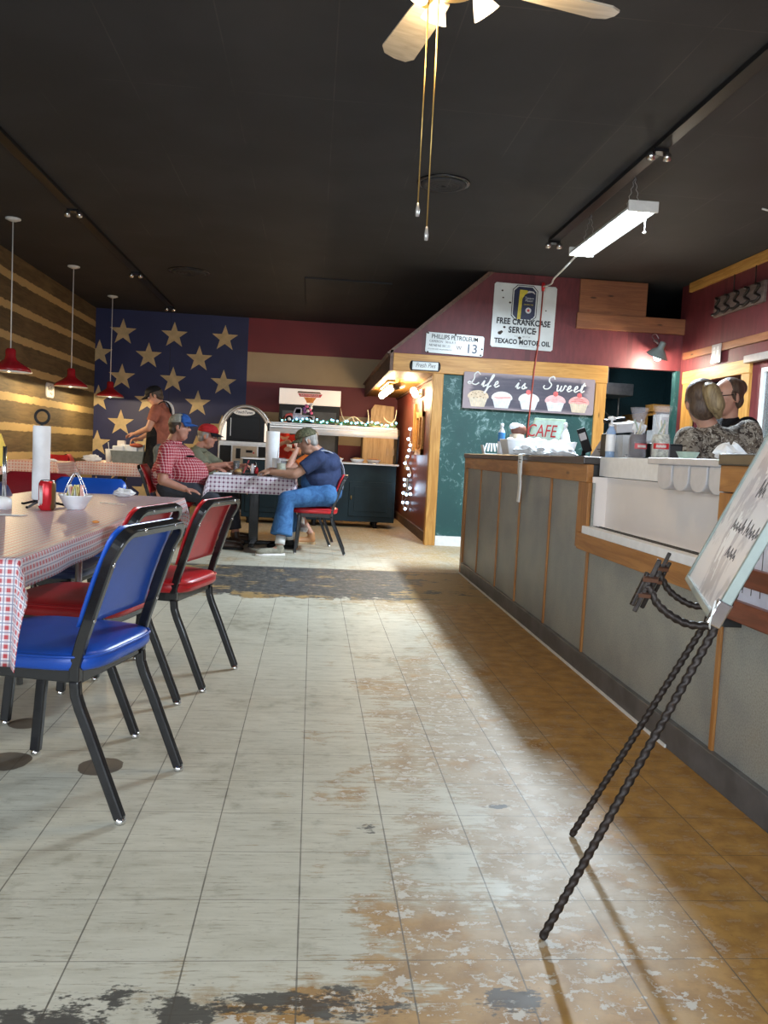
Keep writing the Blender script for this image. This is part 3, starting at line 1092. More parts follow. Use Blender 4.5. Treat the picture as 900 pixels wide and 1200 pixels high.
MB().tube([(0, 0, -.04), (-.01, -.0, -.6), (-.05, -.03, -.95), (-.075, -.005, -1.6), (-.085, -.01, -1.9)], .008, 8).build('red_lead', M['cordred'], t)

# clamp lamp over the kitchen opening
t = thing('clamp_lamp', 'metal clamp lamp glowing on the red wall above the kitchen opening', 'clamp lamp', (3.93, 9.43, 2.33))
m = Matrix.Rotation(math.radians(14), 3, 'Y') @ Matrix.Rotation(math.radians(22), 3, 'X')
MB().lathe([(.02, .15), (.035, .14), (.038, .07), (.075, .04), (.125, -.025), (.13, -.03), (.12, -.03), (.07, .03), (.0, .04)], (0, -.12, .03), 26, m=m).build('reflector', M['alu'], t)
MB().ball(Vector((0, -.12, .0)), (.05, .05, .05), 14, m).build('bulb', M['bulbcool'], t)
MB().tube(smooth_path([(-.03, -.11, .16), (-.06, -.06, .24), (.0, -.02, .27), (.04, -.02, .22)]), .005, 6).build('wire_clamp', M['steel'], t)
MB().tube([(0, -.1, .15), (.01, -.02, .20), (.01, .04, .2)], .012, 8).build('arm', M['steel'], t)
point_light('clamp_lamp_light', (3.92, 9.27, 2.26), CLAMP_W, (1, .90, .72), .05)

# ------------------------------------------------------------------ signs on the gable
def board_sign(name, label, cat, x, z, w, h, mat, rot=0, depth=.012, y=YG - .004, corner=.02, holes=()):
    t = thing(name, label, cat, (x, y, z))
    t.rotation_euler = (0, rot, 0)
    c = corner
    poly = [(-w / 2 + c, -h / 2), (w / 2 - c, -h / 2), (w / 2, -h / 2 + c), (w / 2, h / 2 - c), (w / 2 - c, h / 2), (-w / 2 + c, h / 2), (-w / 2, h / 2 - c), (-w / 2, -h / 2 + c)]
    MB().prism(poly, lambda a, b, q: (a, -q, b), depth).build('plate', mat, t, bevel=.002)
    return t


UP = (PI / 2, 0, 0)
t = board_sign('motor_oil_sign', 'white enamel sign about free crankcase service on the red gable', 'sign', 2.365, 2.71, .74, .74, M['signwhite'], math.radians(1.0))
yy = -.0135
text('FREE CRANKCASE', .094, (.0, yy, -.095), UP, M['ink'], t, bold=.0035, sx=.80, space=1.06)
text('SERVICE', .096, (-.01, yy, -.19), UP, M['ink'], t, bold=.0035, sx=.86, space=1.08)
text('FILL WITH', .026, (.0, yy, -.238), UP, M['greyink'], t, space=1.6)
text('TEXACO MOTOR OIL', .076, (.005, yy, -.318), UP, M['ink'], t, bold=.003, sx=.86, space=1.05)
text('PORCELAIN ENAMEL', .014, (.06, yy, -.342), UP, M['greyink'], t, space=1.5)


def octo(w, h, c):
    return [(-w + c, -h), (w - c, -h), (w, -h + c), (w, h - c), (w - c, h), (-w + c, h), (-w, h - c), (-w, -h + c)]


def flat(name, poly, mat, parent, y, d=.0012, ox=0, oz=0):
    return MB().prism(poly, lambda a, b, q: (a + ox, y - q, b + oz), d).build(name, mat, parent)


e = flat('emblem_border', octo(.150, .205, .055), M['ink'], t, -.012, .0012, -.005, .155)
flat('emblem_rim', octo(.142, .197, .052), M['signwhite'], e, -.0133, .0008, -.005, .155)
flat('emblem_field', octo(.130, .185, .048), M['navyink'], e, -.0142, .0008, -.005, .155)
flat('emblem_band', [(-.075, -.185), (-.035, -.185), (-.03, .05), (.0, .10), (.045, .125), (.02, .15), (-.065, .15)], M['yellow'], e, -.0151, .0008, -.005, .155)
flat('emblem_can', [(-.028, -.17), (.115, -.165), (.118, .105), (.08, .125), (.02, .11), (-.012, .06)], M['navyink'], e, -.0160, .0008, -.005, .155)
flat('can_top', [(.02, .115), (.08, .128), (.12, .108), (.10, .14), (.04, .145)], M['greyplastic'], e, -.0160, .0008, -.005, .155)
flat('emblem_disc', [(.034 * math.cos(k * PI / 12), .034 * math.sin(k * PI / 12)) for k in range(24)], M['signwhite'], e, -.0169, .0008, .045, .075)
flat('emblem_star', [((.026 if k % 2 == 0 else .011) * math.cos(PI / 2 + k * PI / 5), (.026 if k % 2 == 0 else .011) * math.sin(PI / 2 + k * PI / 5)) for k in range(10)], M['redpaint'], e, -.0178, .0008, .045, .075)
text('Texaco', .036, (.045, -.0168, .205), UP, M['signwhite'], e, .2)
text('Motor', .036, (.045, -.0168, .175), UP, M['signwhite'], e, .2)
text('CRANKCASE', .02, (.042, -.0168, .135), UP, M['yellow'], e)
for cx, cz, r in ((-.275, .28, .012), (-.26, .20, .01), (-.175, .15, .014), (-.27, -.205, .024), (-.25, -.19, .018), (.255, .09, .009), (-.03, -.245, .02), (.15, -.16, .014), (-.22, -.135, .016)):
    MB().ball((cx, -.0125, cz), (r, .002, r * .8), 10).build('rust_chip', M['rust'], t)

t = board_sign('lease_sign', 'dented narrow white lease sign with big number 13 over the green board', 'sign', 1.575, 2.345, .68, .235, M['signwhite'], math.radians(1.3), corner=.018)
text('PHILLIPS PETROLEUM', .072, (-.005, yy, .048), UP, M['ink'], t, bold=.0008, sx=.80)
text('CAMERON   3016 A 3', .038, (-.30, yy, .004), UP, M['greyink'], t, align='LEFT', sx=.86)
text('NE NE NE SEC.23', .038, (-.30, yy, -.043), UP, M['ink'], t, align='LEFT', sx=.86)
text('OIL & GAS LEASE  PHILLIPS OPERATOR', .018, (-.31, yy, -.078), UP, M['greyink'], t, align='LEFT', sx=.9)
flat('number_box', [(.02, -.075), (.085, -.075), (.085, .0), (.02, .0)], M['cream'], t, -.012)
text('W', .06, (.05, yy - .001, -.058), UP, M['greyink'], t)
text('13', .145, (.20, yy, -.085), UP, M['navyink'], t, bold=.002)
for cx, cz in ((-.32, .105), (.0, .11), (.31, -.10), (-.31, -.11), (.32, -.03)):
    MB().ball((cx, -.0125, cz), (.012, .002, .010), 10).build('rust_chip', M['rust'], t)

t = thing('pie_sign', 'small white pie sign with black ends on the pine beam', 'sign', (1.24, YG - .037, 2.073))
MB().box(-.15, .15, -.018, 0, -.048, .048).build('plate', M['signwhite'], t, bevel=.004)
for s in (-1, 1):
    MB().lathe([(.0, -.03), (.058, -.03), (.058, -.0), (0, 0)], (s * .15, 0, 0), 18, m=Matrix.Rotation(PI / 2, 3, 'X') @ Matrix.Scale(.55, 3, Vector((1, 0, 0)))).build('end_bracket', M['darkpaint'], t)
MB().box(-.155, .155, -.021, -.0, .045, .053).box(-.155, .155, -.021, 0, -.053, -.045).build('edge_strip', M['darkpaint'], t)
text('Fresh Pies', .072, (0, -.019, -.018), UP, M['greyink'], t, .35, sx=.78)


def wash_material():
    g = G('slate_wash_board')
    n = g.noise(3, 6, .65, g.scaled(.8, 1, 5), 1)
    x, y, z = g.xyz()
    edge = ((x.abs() - .60).max(0) * 3 + (z.abs() - .12).max(0) * 4 + n * .35).step(.30, .55)
    c = g.mix(n.step(.35, .7), (.055, .05, .075), (.10, .085, .11))
    c = g.mix(edge, c, (.30, .24, .26))
    g.color(c)
    g.set(rough=.6)
    return g.m


t = thing('cupcake_sign', 'long slate coloured board painted with five cupcakes and white script', 'sign', (2.475, YG - .034, 1.822))
t.rotation_euler = (0, math.radians(.2), 0)
bd = MB().prism([(-.78, -.205), (.765, -.205), (.78, -.19), (.78, .2), (.77, .215), (-.77, .215), (-.78, .205)], lambda a, b, q: (a, -q, b), .022).build('board', wash_material(), t, bevel=.004)
FM = lambda a, b: (a, -.0235, b)


def cupcake(cx, kind):
    w = .115
    cz = -.085
    wrap = [(-w * .68, -.095), (w * .68, -.095), (w * .98, .015), (-w * .98, .015)]
    o = flat('cupcake_painting', wrap, M[('wrapcream', 'wrapwhite', 'wrapwhite', 'wrapwhite', 'wrapcream')[kind]], t, -.022, .0015, cx, cz)
    for k in range(8):
        q = -.8 + 1.6 * k / 7
        MB().tube([(cx + q * w * .82, -.0238, cz - .088), (cx + q * w * 1.12, -.0238, cz + .008)], .0016, 4).build('wrapper_pleat', M['greyplastic'], o)
    dome = [(w * 1.08 * math.cos(a), .075 * math.sin(a)) for a in [PI * k / 12 for k in range(13)]]
    dome += [(-w * 1.02, -.018), (-w * .5, -.006), (0, -.02), (w * .5, -.008), (w * 1.02, -.018)]
    flat('icing', dome, M[('icetan', 'icewhite', 'icewhite', 'icepink', 'icerose')[kind]], o, -.0235, .0012, cx, cz + .02)
    if kind == 1:
        flat('jam_edge', [(-w * .9, .02), (-w * .4, -.005), (w * .95, .012), (w * .9, .03), (-w * .3, .022)], M['icerose'], o, -.0247, .0008, cx, cz + .01)
    if kind == 0:
        for k in range(12):
            MB().ball((cx - .08 + .014 * k, -.0245, cz + .04 + .035 * math.sin(k * 2.3)), (.007, .001, .005), 6).build('sprinkle', M['oldwood'], o)
    if kind in (3, 4):
        for zz, ww in ((.04, .8), (.065, .5)):
            MB().tube(smooth_path([FM(cx - w * ww, cz + zz - .01), FM(cx, cz + zz), FM(cx + w * ww, cz + zz - .014)]), .003, 5).build('icing_swirl', M['redpaint' if kind == 4 else 'icerose'], o)
    if kind >= 2:
        MB().ball((cx + (.0, 0, -.01, .0, .0)[kind], -.0248, cz + .105), (.03, .002, .03), 12).build('cherry', M['cherry'], o)


for k, cx in enumerate((-.60, -.32, .0, .315, .60)):
    cupcake(cx, k)


def shift(lines, ox, oz, s):
    return [[(ox + s * (a + b * .28), oz + s * b) for a, b in ln] for ln in lines]


LET = {
    'L': [[(.85, .85), (.55, 1.05), (.35, .85), (.42, .45), (.25, .05), (.0, .08), (.1, .22), (.35, .08), (.7, -.02), (.95, .15)]],
    'i': [[(0, .1), (.18, .5), (.17, .1), (.25, 0), (.42, .15)], [(.2, .72), (.23, .76)]],
    'f': [[(0, .05), (.3, .6), (.42, 1.0), (.3, 1.05), (.22, .7), (.12, -.25), (.02, -.5), (.1, -.52), (.25, -.05), (.45, .1)]],
    'e': [[(0, .12), (.28, .32), (.25, .5), (.1, .42), (.1, .12), (.25, .0), (.5, .18)]],
    's': [[(0, .08), (.22, .5), (.2, .3), (.34, .14), (.22, 0), (.06, .06), (.3, .03), (.5, .15)]],
    'S': [[(.78, .82), (.6, 1.05), (.3, .92), (.35, .62), (.62, .38), (.52, .05), (.2, -.03), (.0, .12), (.05, .28)]],
    'w': [[(0, .42), (.1, .5), (.12, .12), (.22, .0), (.38, .15), (.42, .48), (.42, .12), (.52, .0), (.68, .15), (.72, .5), (.88, .42)]],
    't': [[(0, .1), (.22, .85), (.15, .2), (.22, .0), (.42, .15)], [(.02, .56), (.4, .62)]],
}
s, oz = .118, .055
lines = []
for ch, ox in (('L', -.735), ('i', -.60), ('f', -.55), ('e', -.475), ('i', -.255), ('s', -.195), ('S', .03), ('w', .155), ('e', .265), ('e', .335), ('t', .40)):
    lines += shift(LET[ch], ox + (ox + .735) * .17, oz + (.02 if ch in 'LS' else 0), s * (1.15 if ch in 'LS' else 1.12))
strokes(lines, FM, .0085, M['whitepaint'], t)

# ------------------------------------------------------------------ things on the right wall
t = thing('iron_rack', 'weathered board with five iron hooks hung high on the right wall', 'wall rack', (XR - .012, 8.215, 2.81))
MB().box(-.02, .012, -.5, .5, -.11, .10).build('board', M['greyplank'], t, bevel=.004)
for k in range(5):
    yy_ = -.40 + .2 * k
    MB().tube(smooth_path([(-.03, yy_ + .05, .09), (-.03, yy_ - .02, .06), (-.03, yy_ + .05, .0), (-.03, yy_ - .04, -.05), (-.05, yy_ + .0, -.09), (-.06, yy_ + .05, -.09)]), .016, 8).build('iron_hook', M['iron'], t)
for yy_ in (.12, -.3):
    MB().tube([(-.005, yy_, .1), (-.005, yy_ + .01, .36)], .006, 6).build('hanging_wire', M['iron'], t)
t = thing('restroom_sign', 'small grey restroom sign on the red wall above the doorway', 'sign', (XR - .033, 8.57, 2.30))
MB().box(-.008, 0, -.10, .10, -.10, .10).build('plate', M['silver'], t, bevel=.003)
for s in (-.04, .04):
    MB().ball((-.0095, s, .058), (.002, .017, .017), 10).build('figure_head', M['whitepaint'], t)
    MB().prism([(-.02, .035), (.02, .035), (.03 if s > 0 else .022, -.03), (.014, -.03), (.012, -.075), (-.012, -.075), (-.014, -.03), (-.03 if s > 0 else -.022, -.03)], lambda a, b, h: (-.008 - h, s + a, b), .003).build('figure_body', M['whitepaint'], t)

# small framed word sign on the log wall
t = thing('word_sign', 'small pale handwritten plaque hung on the log wall', 'plaque', (XL + .002, 11.78, 1.68))
MB().prism([(b, a) for a, b in octo(.10, .17, .035)], lambda a, b, h: (h, a, b), .014).build('plaque', M['greyplastic'], t, bevel=.003)
MB().prism([(b, a) for a, b in octo(.09, .155, .03)], lambda a, b, h: (.0142 + h, a, b), .001).build('face', M['whitepaint'], t)
strokes([[(-.11, .03), (-.08, .05), (-.10, .0), (-.06, .02), (-.05, -.01), (-.02, .04), (0, 0), (.04, .05), (.05, .0), (.09, .03)], [(-.02, -.03), (0, -.05), (.03, -.03), (.05, -.06), (.09, -.04)], [(-.01, .07), (.02, .075)]], lambda a, b: (.0158, a, b), .0028, M['greyink'], t)

# microwave and shelf in the kitchen
t = thing('microwave', 'white microwave oven standing in the kitchen beyond the opening', 'microwave', (4.72, 10.62, 1.40))
MB().box(-.14, .26, 0, .42, 0, .36).build('body', M['white'], t, bevel=.01)
MB().box(-.12, .10, -.012, 0, .06, .32).build('door', M['greyplastic'], t, bevel=.004)
MB().box(.12, .24, -.01, 0, .03, .33).build('control_panel', M['black'], t, bevel=.003)
t = thing('kitchen_shelf', 'amber pine shelf board above the microwave in the kitchen', 'shelf', (4.6, 10.95, 1.80))
MB().box(-.05, .6, -.15, .12, 0, .10).build('shelf_board', M['pine_x'], t, bevel=.004)
for s in (.0, .55):
    MB().box(s - .02, s + .02, -.1, 1.045, -.25, 0).build('bracket', M['pine_x'], t)
t = thing('kitchen_counter', 'dark stand carrying the microwave in the kitchen', 'counter', (4.5, 10.9, 0))
MB().box(-.0, .6, -.32, .4, 0, 1.36).build('body', M['black'], t, bevel=.006)
MB().box(-.02, .62, -.34, .42, 1.36, 1.40).build('worktop', M['greyplastic'], t, bevel=.004)
t = thing('vent_hood', 'grey metal hood pipework under the dark kitchen ceiling', 'vent hood', (3.95, 11.2, 2.0))
MB().box(-.5, .35, -.3, .4, 0, .16).build('canopy', M['steel'], t, bevel=.01)
MB().box(-.2, .1, 0, .3, .16, .6).build('duct', M['steel'], t)
MB().tube([(-.28, -.2, 0), (.15, .0, -.28)], .012, 8).build('brace', M['alu'], t)
MB().tube([(.3, .1, 0), (.3, .1, -.30)], .014, 8).build('pipe', M['steel'], t)
point_light('kitchen_fill_light', (3.75, 10.6, 2.45), 14, (.85, .93, 1), .1)  # added fill with no visible fitting, lifts the dark kitchen opening

# ------------------------------------------------------------------ the service counter
ct = thing('service_counter', 'long service counter faced with grey metal panels and oak trim', 'counter', (1.39, 4.0, 0))
O = Vector((1.39, 4.0, 0))
CX0, CX1, CYN, CYF = 1.39, 1.90, .6, 7.30


def cpart(mb, name, mat, **k):
    return mb.build(name, mat, ct, off=O, **k)


cpart(MB().box(CX0 + .012, CX1, CYN, CYF, 0.0, .60).box(CX0 + .012, CX1, 4.05, CYF, .60, 1.045).box(CX0 + .012, CX1, CYN, 2.66, .60, 1.07).box(CX0 + .085, CX1, 2.66, 4.05, .60, .985), 'carcass', M['darkpaint'])
BAT = [7.24, 6.65, 5.95, 5.35, 4.65, 3.96, 2.60, 1.2]
for i in range(len(BAT) - 1):
    a, b = BAT[i + 1], BAT[i]
    top = .955 if i < 5 else .62
    if i == 6: top = .975
    pn = MB().box(CX0, CX0 + .012, a, b, .10, top)
    cpart(pn, 'metal_panel', M['galv'])
for i, y_ in enumerate(BAT[1:-1]):
    top = .955 if i < 4 else .62
    cpart(MB().box(CX0 - .010, CX0, y_ - .012, y_ + .012, .10, top), 'batten', M['oak_z'], bevel=.002)
cpart(MB().box(CX0 - .02, CX0 + .012, CYF - .06, CYF + .02, 0, .955), 'end_post', M['oak_z'], bevel=.003)
cpart(MB().box(CX0, CX1, CYF, CYF + .02, 0, 1.045), 'end_panel', M['oak_z'])
cpart(MB().box(CX0 - .022, CX0 + .012, CYN, CYF - .06, 0, .105), 'kickboard', M['metalbase'], bevel=.003)
cpart(MB().box(CX0 - .028, CX0 - .022, 2.9, CYF, 0, .012), 'white_edge_strip', M['whitepaint'])
cpart(MB().box(CX0 - .022, CX0 + .012, 4.0, CYF + .02, .955, 1.045), 'top_trim', M['oak'], bevel=.003)
cpart(MB().box(CX0 - .03, CX1 + .02, 4.04, CYF + .05, 1.045, 1.085), 'counter_top', M['captop'], bevel=.006)
cpart(MB().box(CX0 - .018, CX0 + .012, 3.975, 4.13, .62, .955), 'oak_post', M['oak_z'], bevel=.003)
cpart(MB().box(CX0 - .03, CX0 + .012, CYN, 4.07, .615, .70), 'lower_trim', M['oak'], bevel=.003)
cpart(MB().box(CX0 - .03, CX0 + .085, 2.66, 4.0, .70, .738), 'white_ledge', M['white'], bevel=.003)
for dx in (.02, .032, .05):
    cpart(MB().box(CX0 + dx - .003, CX0 + dx + .003, 2.67, 3.97, .738, .7405), 'track_groove', M['black'])
cpart(MB().box(CX0 + .075, CX0 + .085, 2.66, 4.0, .738, .985), 'cream_panel', M['cream'])
cpart(MB().box(CX0 + .0, CX0 + .085, 3.968, 3.975, .738, .985), 'cream_side', M['cream'])
cpart(MB().box(CX0 + .085, CX1, 2.66, 4.04, .968, .985), 'shadow_gap', M['black'])
cpart(MB().box(CX0 + .055, CX1 + .02, 2.66, 4.04, .988, 1.085), 'white_slab', M['white'], bevel=.004)
cpart(MB().box(CX0 - .02, CX0 + .05, 2.50, 2.655, .70, .975), 'near_oak_post', M['oak_z'], bevel=.003)
cpart(MB().box(CX0 - .022, CX0 + .012, CYN, 2.655, .978, 1.066), 'near_top_trim', M['oak'], bevel=.003)
cpart(MB().box(CX0 - .03, CX1 + .02, CYN, 2.66, 1.066, 1.105), 'near_counter_top', M['captop'], bevel=.005)

# menu holder on the near counter front
t = thing('menu_rack', 'red brown wooden rack of papers fixed on the counter behind the whiteboard', 'menu rack', (CX0 - .03, 2.1, .55))
for z0 in (.09, .035 - .0):
    pass
MB().box(-.028, .0, -.9, .43, .03, .095).build('rail', M['redwood'], t, bevel=.004)
MB().box(-.028, .0, -.9, .43, .145, .205).build('rail', M['redwood'], t, bevel=.004)
MB().box(-.03, .03, .38, .41, .0, .03).build('foot', M['darkpaint'], t)
for k in range(4):
    p = MB().box(-.004, -.001, .36 - .33 * k - .30, .36 - .33 * k, .05, .36).build('menu_paper', M['paperblue'], t)
    strokes([[(.33 - .33 * k - q * .05, .30), (.33 - .33 * k - q * .05, .12)] for q in range(5)], lambda a, b: (-.0048, a, b), .0014, M['greyink'], p, 'print')

# the paper slip hanging over the edge
t = thing('paper_slip', 'long printed paper slip hanging over the counter edge', 'paper slip', (CX0 - .045, 5.22, 1.087))
mb = MB()
pts = [(.12, 0, .002), (.0, .0, .003), (-.008, .0, -.03), (-.006, .005, -.12), (.002, .015, -.20), (-.004, .012, -.31)]
vs, fs = [], []
for i, (a, b, c) in enumerate(smooth_path(pts, 4)):
    w = .055 - .012 * (i > 12)
    vs += [(a, b - w, c), (a, b + w, c), (a + .0015, b - w, c + .0005), (a + .0015, b + w, c + .0005)]
n = len(vs) // 4
for i in range(n - 1):
    for q, r_ in ((0, 1), (1, 3), (3, 2), (2, 0)):
        fs.append((4 * i + q, 4 * i + r_, 4 * i + 4 + r_, 4 * i + 4 + q))
mb._add(vs, fs, True)
mb.build('paper', M['paper'], t)
strokes([[(-.035, -.035), (.03, -.035)], [(-.02, -.05), (.02, -.05)]], lambda a, b: (-.0105, a, b), .0025, M['greyink'], t, 'print')
# ------------------------------------------------------------------ easel with whiteboard
def rope(mb, pts, r, pitch, n=12, ecc=.17):
    """twisted iron bar: a swept two-lobed section that turns along its length"""
    pts = [Vector(p) for p in pts]
    vs, fs = [], []
    prev, run = None, 0
    for i, p in enumerate(pts):
        d = (pts[min(i + 1, len(pts) - 1)] - pts[max(i - 1, 0)]).normalized()
        if prev is None:
            s = d.cross(Vector((0, 0, 1)) if abs(d.z) < .95 else Vector((1, 0, 0))).normalized()
        else:
            s = (prev - d * prev.dot(d)).normalized()
            run += (p - pts[i - 1]).length
        prev = s
        t = d.cross(s)
        ph = 2 * PI * run / pitch
        for k in range(n):
            q = 2 * PI * k / n
            rr = r * (1 + ecc * math.cos(2 * (q - ph)))
            vs.append(p + s * (math.cos(q) * rr) + t * (math.sin(q) * rr))
    for i in range(len(pts) - 1):
        for k in range(n):
            fs.append((i * n + k, i * n + (k + 1) % n, (i + 1) * n + (k + 1) % n, (i + 1) * n + k))
    fs.append(tuple(range(n - 1, -1, -1)))
    fs.append(tuple((len(pts) - 1) * n + k for k in range(n)))
    return mb._add(vs, fs, True)


def seg(a, b, n):
    a, b = Vector(a), Vector(b)
    return [a.lerp(b, i / n) for i in range(n + 1)]


ea, eb = Vector((.771, 2.179, 0)), Vector((.547, 1.69, 0))
ee = (ea - eb).normalized()
ed = Vector((.909, -.417, 0)).normalized()
LEAN = .465
E0 = Vector((.66, 1.93, 0))
easel = thing('display_easel', 'twisted black iron easel standing on the worn floor by the counter', 'easel', E0)
LV = {0: Vector((.325, -.030, .713)) / .713, 1: Vector((.273, -.127, .634)) / .634}
leg_at = lambda f, z: f + (LV[0] if (f - eb).length < .01 else LV[1] if (f - ea).length < .01 else (LV[0] + LV[1]) / 2) * z
for f in (eb, ea):
    mb = MB()
    rope(mb, seg(leg_at(f, .004) - E0, leg_at(f, 1.62) - E0, 330), .0088, .046)
    mb.build('leg', M['iron'], easel)
mid_top = leg_at((ea + eb) / 2, 1.62)
mb = MB()
rope(mb, seg(mid_top - E0, Vector((1.33, 1.66, .004)) - E0, 200), .0088, .046)
mb.build('leg', M['iron'], easel)
mb = MB()
rope(mb, seg(leg_at(ea, 1.60) - E0, leg_at(eb, 1.60) - E0, 90), .0088, .046)
mb.build('crossbar', M['iron'], easel)
for f, z0 in ((eb, .715), (ea, .690)):
    a = leg_at(f, z0)
    b = a - ed * .145 + Vector((0, 0, .075))
    mb = MB()
    rope(mb, smooth_path([a - E0, a - ed * .06 + Vector((0, 0, .0)) - E0, a - ed * .115 + Vector((0, 0, .03)) - E0, b - E0], 12), .0085, .036)
    arm = mb.build('support_arm', M['iron'], easel)
    for k, (o1, o2, w) in enumerate((((-.0, 0), (.062, .0), .0085), ((.012, .006), (.035, -.006), .007), ((-.012, -.006), (.030, .008), .007))):
        up_ = (ed * .38 + Vector((0, 0, 1))).normalized()
        c = b + ed * o1[0] + ee * o1[1]
        MB().bar(c - up_ * (.065 - .008 * k) - E0 - ee * o2[1], c + up_ * o2[0] + ee * o2[1] - E0, w * 1.5, w * 1.2).build('iron_prong', M['iron'], arm, bevel=.002)
    for zz in (-.02, .018):
        c = b + (ed * .38 + Vector((0, 0, 1))).normalized() * zz - E0
        MB().obox(c, (.026, .032, .009), (0, -.35, 1.14)).build('binding_band', M['brownband'], arm)

ee = Vector((math.cos(1.206), math.sin(1.206), 0))
ed = Vector((ee.y, -ee.x, 0))
BV = (ed * .44 + Vector((0, 0, 1))).normalized()
BN = ee.cross(BV).normalized()
if BN.x > 0: BN = -BN
bl = Vector((.8216, 1.5423, .736)) + BN * .009
BWID, BHEI = .64, .86
wbt = thing('whiteboard', 'dry erase whiteboard with smeared handwriting in a silver frame on the easel', 'whiteboard', bl)
FB = lambda a, b, h=0.0: ee * a + BV * b + BN * h


def slab(a0, a1, b0, b1, h0, h1):
    vs = [FB(a, b, h) for h in (h0, h1) for b in (b0, b1) for a in (a0, a1)]
    return MB()._add(vs, [(0, 2, 3, 1), (4, 5, 7, 6), (0, 1, 5, 4), (2, 6, 7, 3), (0, 4, 6, 2), (1, 3, 7, 5)])


def whiteboard_material():
    g = G('smeared_whiteboard')
    x, y, z = g.xyz()
    n = g.noise(3.2, 5, .62, None, .8)
    n2 = g.noise(9, 4)
    c = g.mix((n * .8 + n2 * .2).step(.50, .54), (.84, .82, .84), (.58, .56, .60))
    c = g.mix((n * .8 + n2 * .2).step(.585, .60), c, (.93, .95, .98))
    g.color(c)
    g.set(rough=.22)
    return g.m


slab(.012, BWID - .012, .012, BHEI - .012, 0, .010).build('board', whiteboard_material(), wbt)
slab(0, .016, 0, BHEI, -.006, .016).build('frame_side', M['alu'], wbt, bevel=.003)
slab(BWID - .016, BWID, 0, BHEI, -.006, .016).build('frame_side', M['alu'], wbt, bevel=.003)
slab(0, BWID, 0, .016, -.006, .016).build('frame_rail', M['alu'], wbt, bevel=.003)
slab(0, BWID, BHEI - .016, BHEI, -.006, .016).build('frame_rail', M['alu'], wbt, bevel=.003)
slab(-.004, .024, -.004, .05, -.008, .020).build('corner_clip', M['chrome'], wbt, bevel=.003)
w = MB().tube(smooth_path([FB(-.005, .03, .02), FB(-.03, .045, .03), FB(-.035, .005, .02), FB(-.01, -.01, .01)]), .0018, 5)
w.build('tie_wire', M['whitepaint'], wbt)
random.seed(11)
rows = [(.12, .34, 1, .03), (.18, .22, 2, .04), (.27, .30, 1, .05), (.37, .20, 2, .07), (.60, .08, 4, .085), (.66, .10, 5, .07), (.70, .12, 4, .08)]
for b0, a0, words_, hh in rows:
    lines, a = [], BWID - a0 - .02
    for _ in range(words_):
        for _ in range(random.randint(2, 4)):
            h = hh * random.uniform(.5, 1)
            lines.append([(a, b0), (a - .008, b0 + h), (a - .020, b0 + h * .2), (a - .03, b0 + h * .55), (a - .040, b0 + .002)])
            a -= random.uniform(.035, .05)
        a -= .018
        if a < .06: break
    strokes(lines, lambda a, b: FB(a, b, .0103), .0008, M['greyink'], wbt, 'handwriting', 4, 4)

# ------------------------------------------------------------------ on the counter
CT = 1.085


def crumple(rx, ry, h, seed):
    """sharp folds of crumpled paper resting on z = 0"""
    rnd = random.Random(seed)
    mb = MB().ball((0, 0, h * .45), (rx, ry, h * .5), 14, rings=9)
    for p in mb.v:
        k = rnd.uniform(.72, 1.18)
        p.x *= k; p.y *= k
        p.z = max(0, p.z * rnd.uniform(.7, 1.2))
    mb.sm = [False] * len(mb.f)
    return mb


def bottle(name, label, cat, loc, prof, mat, parts=()):
    t = thing(name, label, cat, loc)
    MB().lathe(prof, n=24).build('body', mat, t)
    for nm, pr_, m_ in parts:
        MB().lathe(pr_, n=20).build(nm, m_, t)
    return t


t = thing('packet_tray', 'small white tray of packets at the far left end of the counter', 'tray', (1.49, 6.8, CT))
MB().prism([(-.065, 0), (.065, 0), (.085, .075), (.078, .075), (.06, .008), (-.06, .008), (-.078, .075), (-.085, .075)], lambda a, b, h: (a, h - .05, b), .1).build('tray', M['white'], t)
for k in range(5):
    MB().obox((-.05 + .025 * k, 0, .06), (.004, .05, .07), (0, .3 - .15 * k, 0)).build('packet', M['paper'], t)

t = thing('takeout_bin', 'long white plastic bin of wrapped cutlery on the dark counter top', 'bin', (1.66, 6.0, CT))
mb = MB()
for (w1, w2, d1, d2, z0, z1) in ((.235, .262, .10, .125, 0, .115),):
    vs = []
    for s_, zz in ((0, z0), (1, z1)):
        for q in (0, .006):
            ww, dd = (w1, w2)[s_] - q, (d1, d2)[s_] - q
            vs += [(-ww, -dd, zz + (q > 0) * (.006 if s_ == 0 else 0)), (ww, -dd, zz + (q > 0) * (.006 if s_ == 0 else 0)), (ww, dd, zz + (q > 0) * (.006 if s_ == 0 else 0)), (-ww, dd, zz + (q > 0) * (.006 if s_ == 0 else 0))]
    fs = []
    for i in range(4):
        j = (i + 1) % 4
        fs += [(i, j, 8 + j, 8 + i), (4 + j, 4 + i, 12 + i, 12 + j), (8 + i, 8 + j, 12 + j, 12 + i)]
    fs += [(3, 2, 1, 0), (4, 5, 6, 7)]
    mb._add(vs, fs)
mb.build('bin', M['white'], t, bevel=.003)
random.seed(3)
for k in range(7):
    x = -.20 + .066 * k
    MB().ball((x, random.uniform(-.03, .03), .088), (.05, .06, .03), 10, Euler((random.random(), random.random(), 0)).to_matrix()).build('wrapped_packet', M['crinkle'], t)
for i, (x, y, sx_, lab) in enumerate(((1.50, 5.80, .075, 'crumpled white bag against the left half of the takeout bin'), (1.62, 5.78, .08, 'crumpled white bag in the middle against the takeout bin'), (1.80, 5.80, .11, 'long crumpled white bag against the right half of the takeout bin'))):
    b_ = crumple(sx_ * .95, .045, .075, i + 3).build('paper_bag', M['crinkle'])
    b_.location = (x, y, CT)
    tag(b_, lab, 'bag')

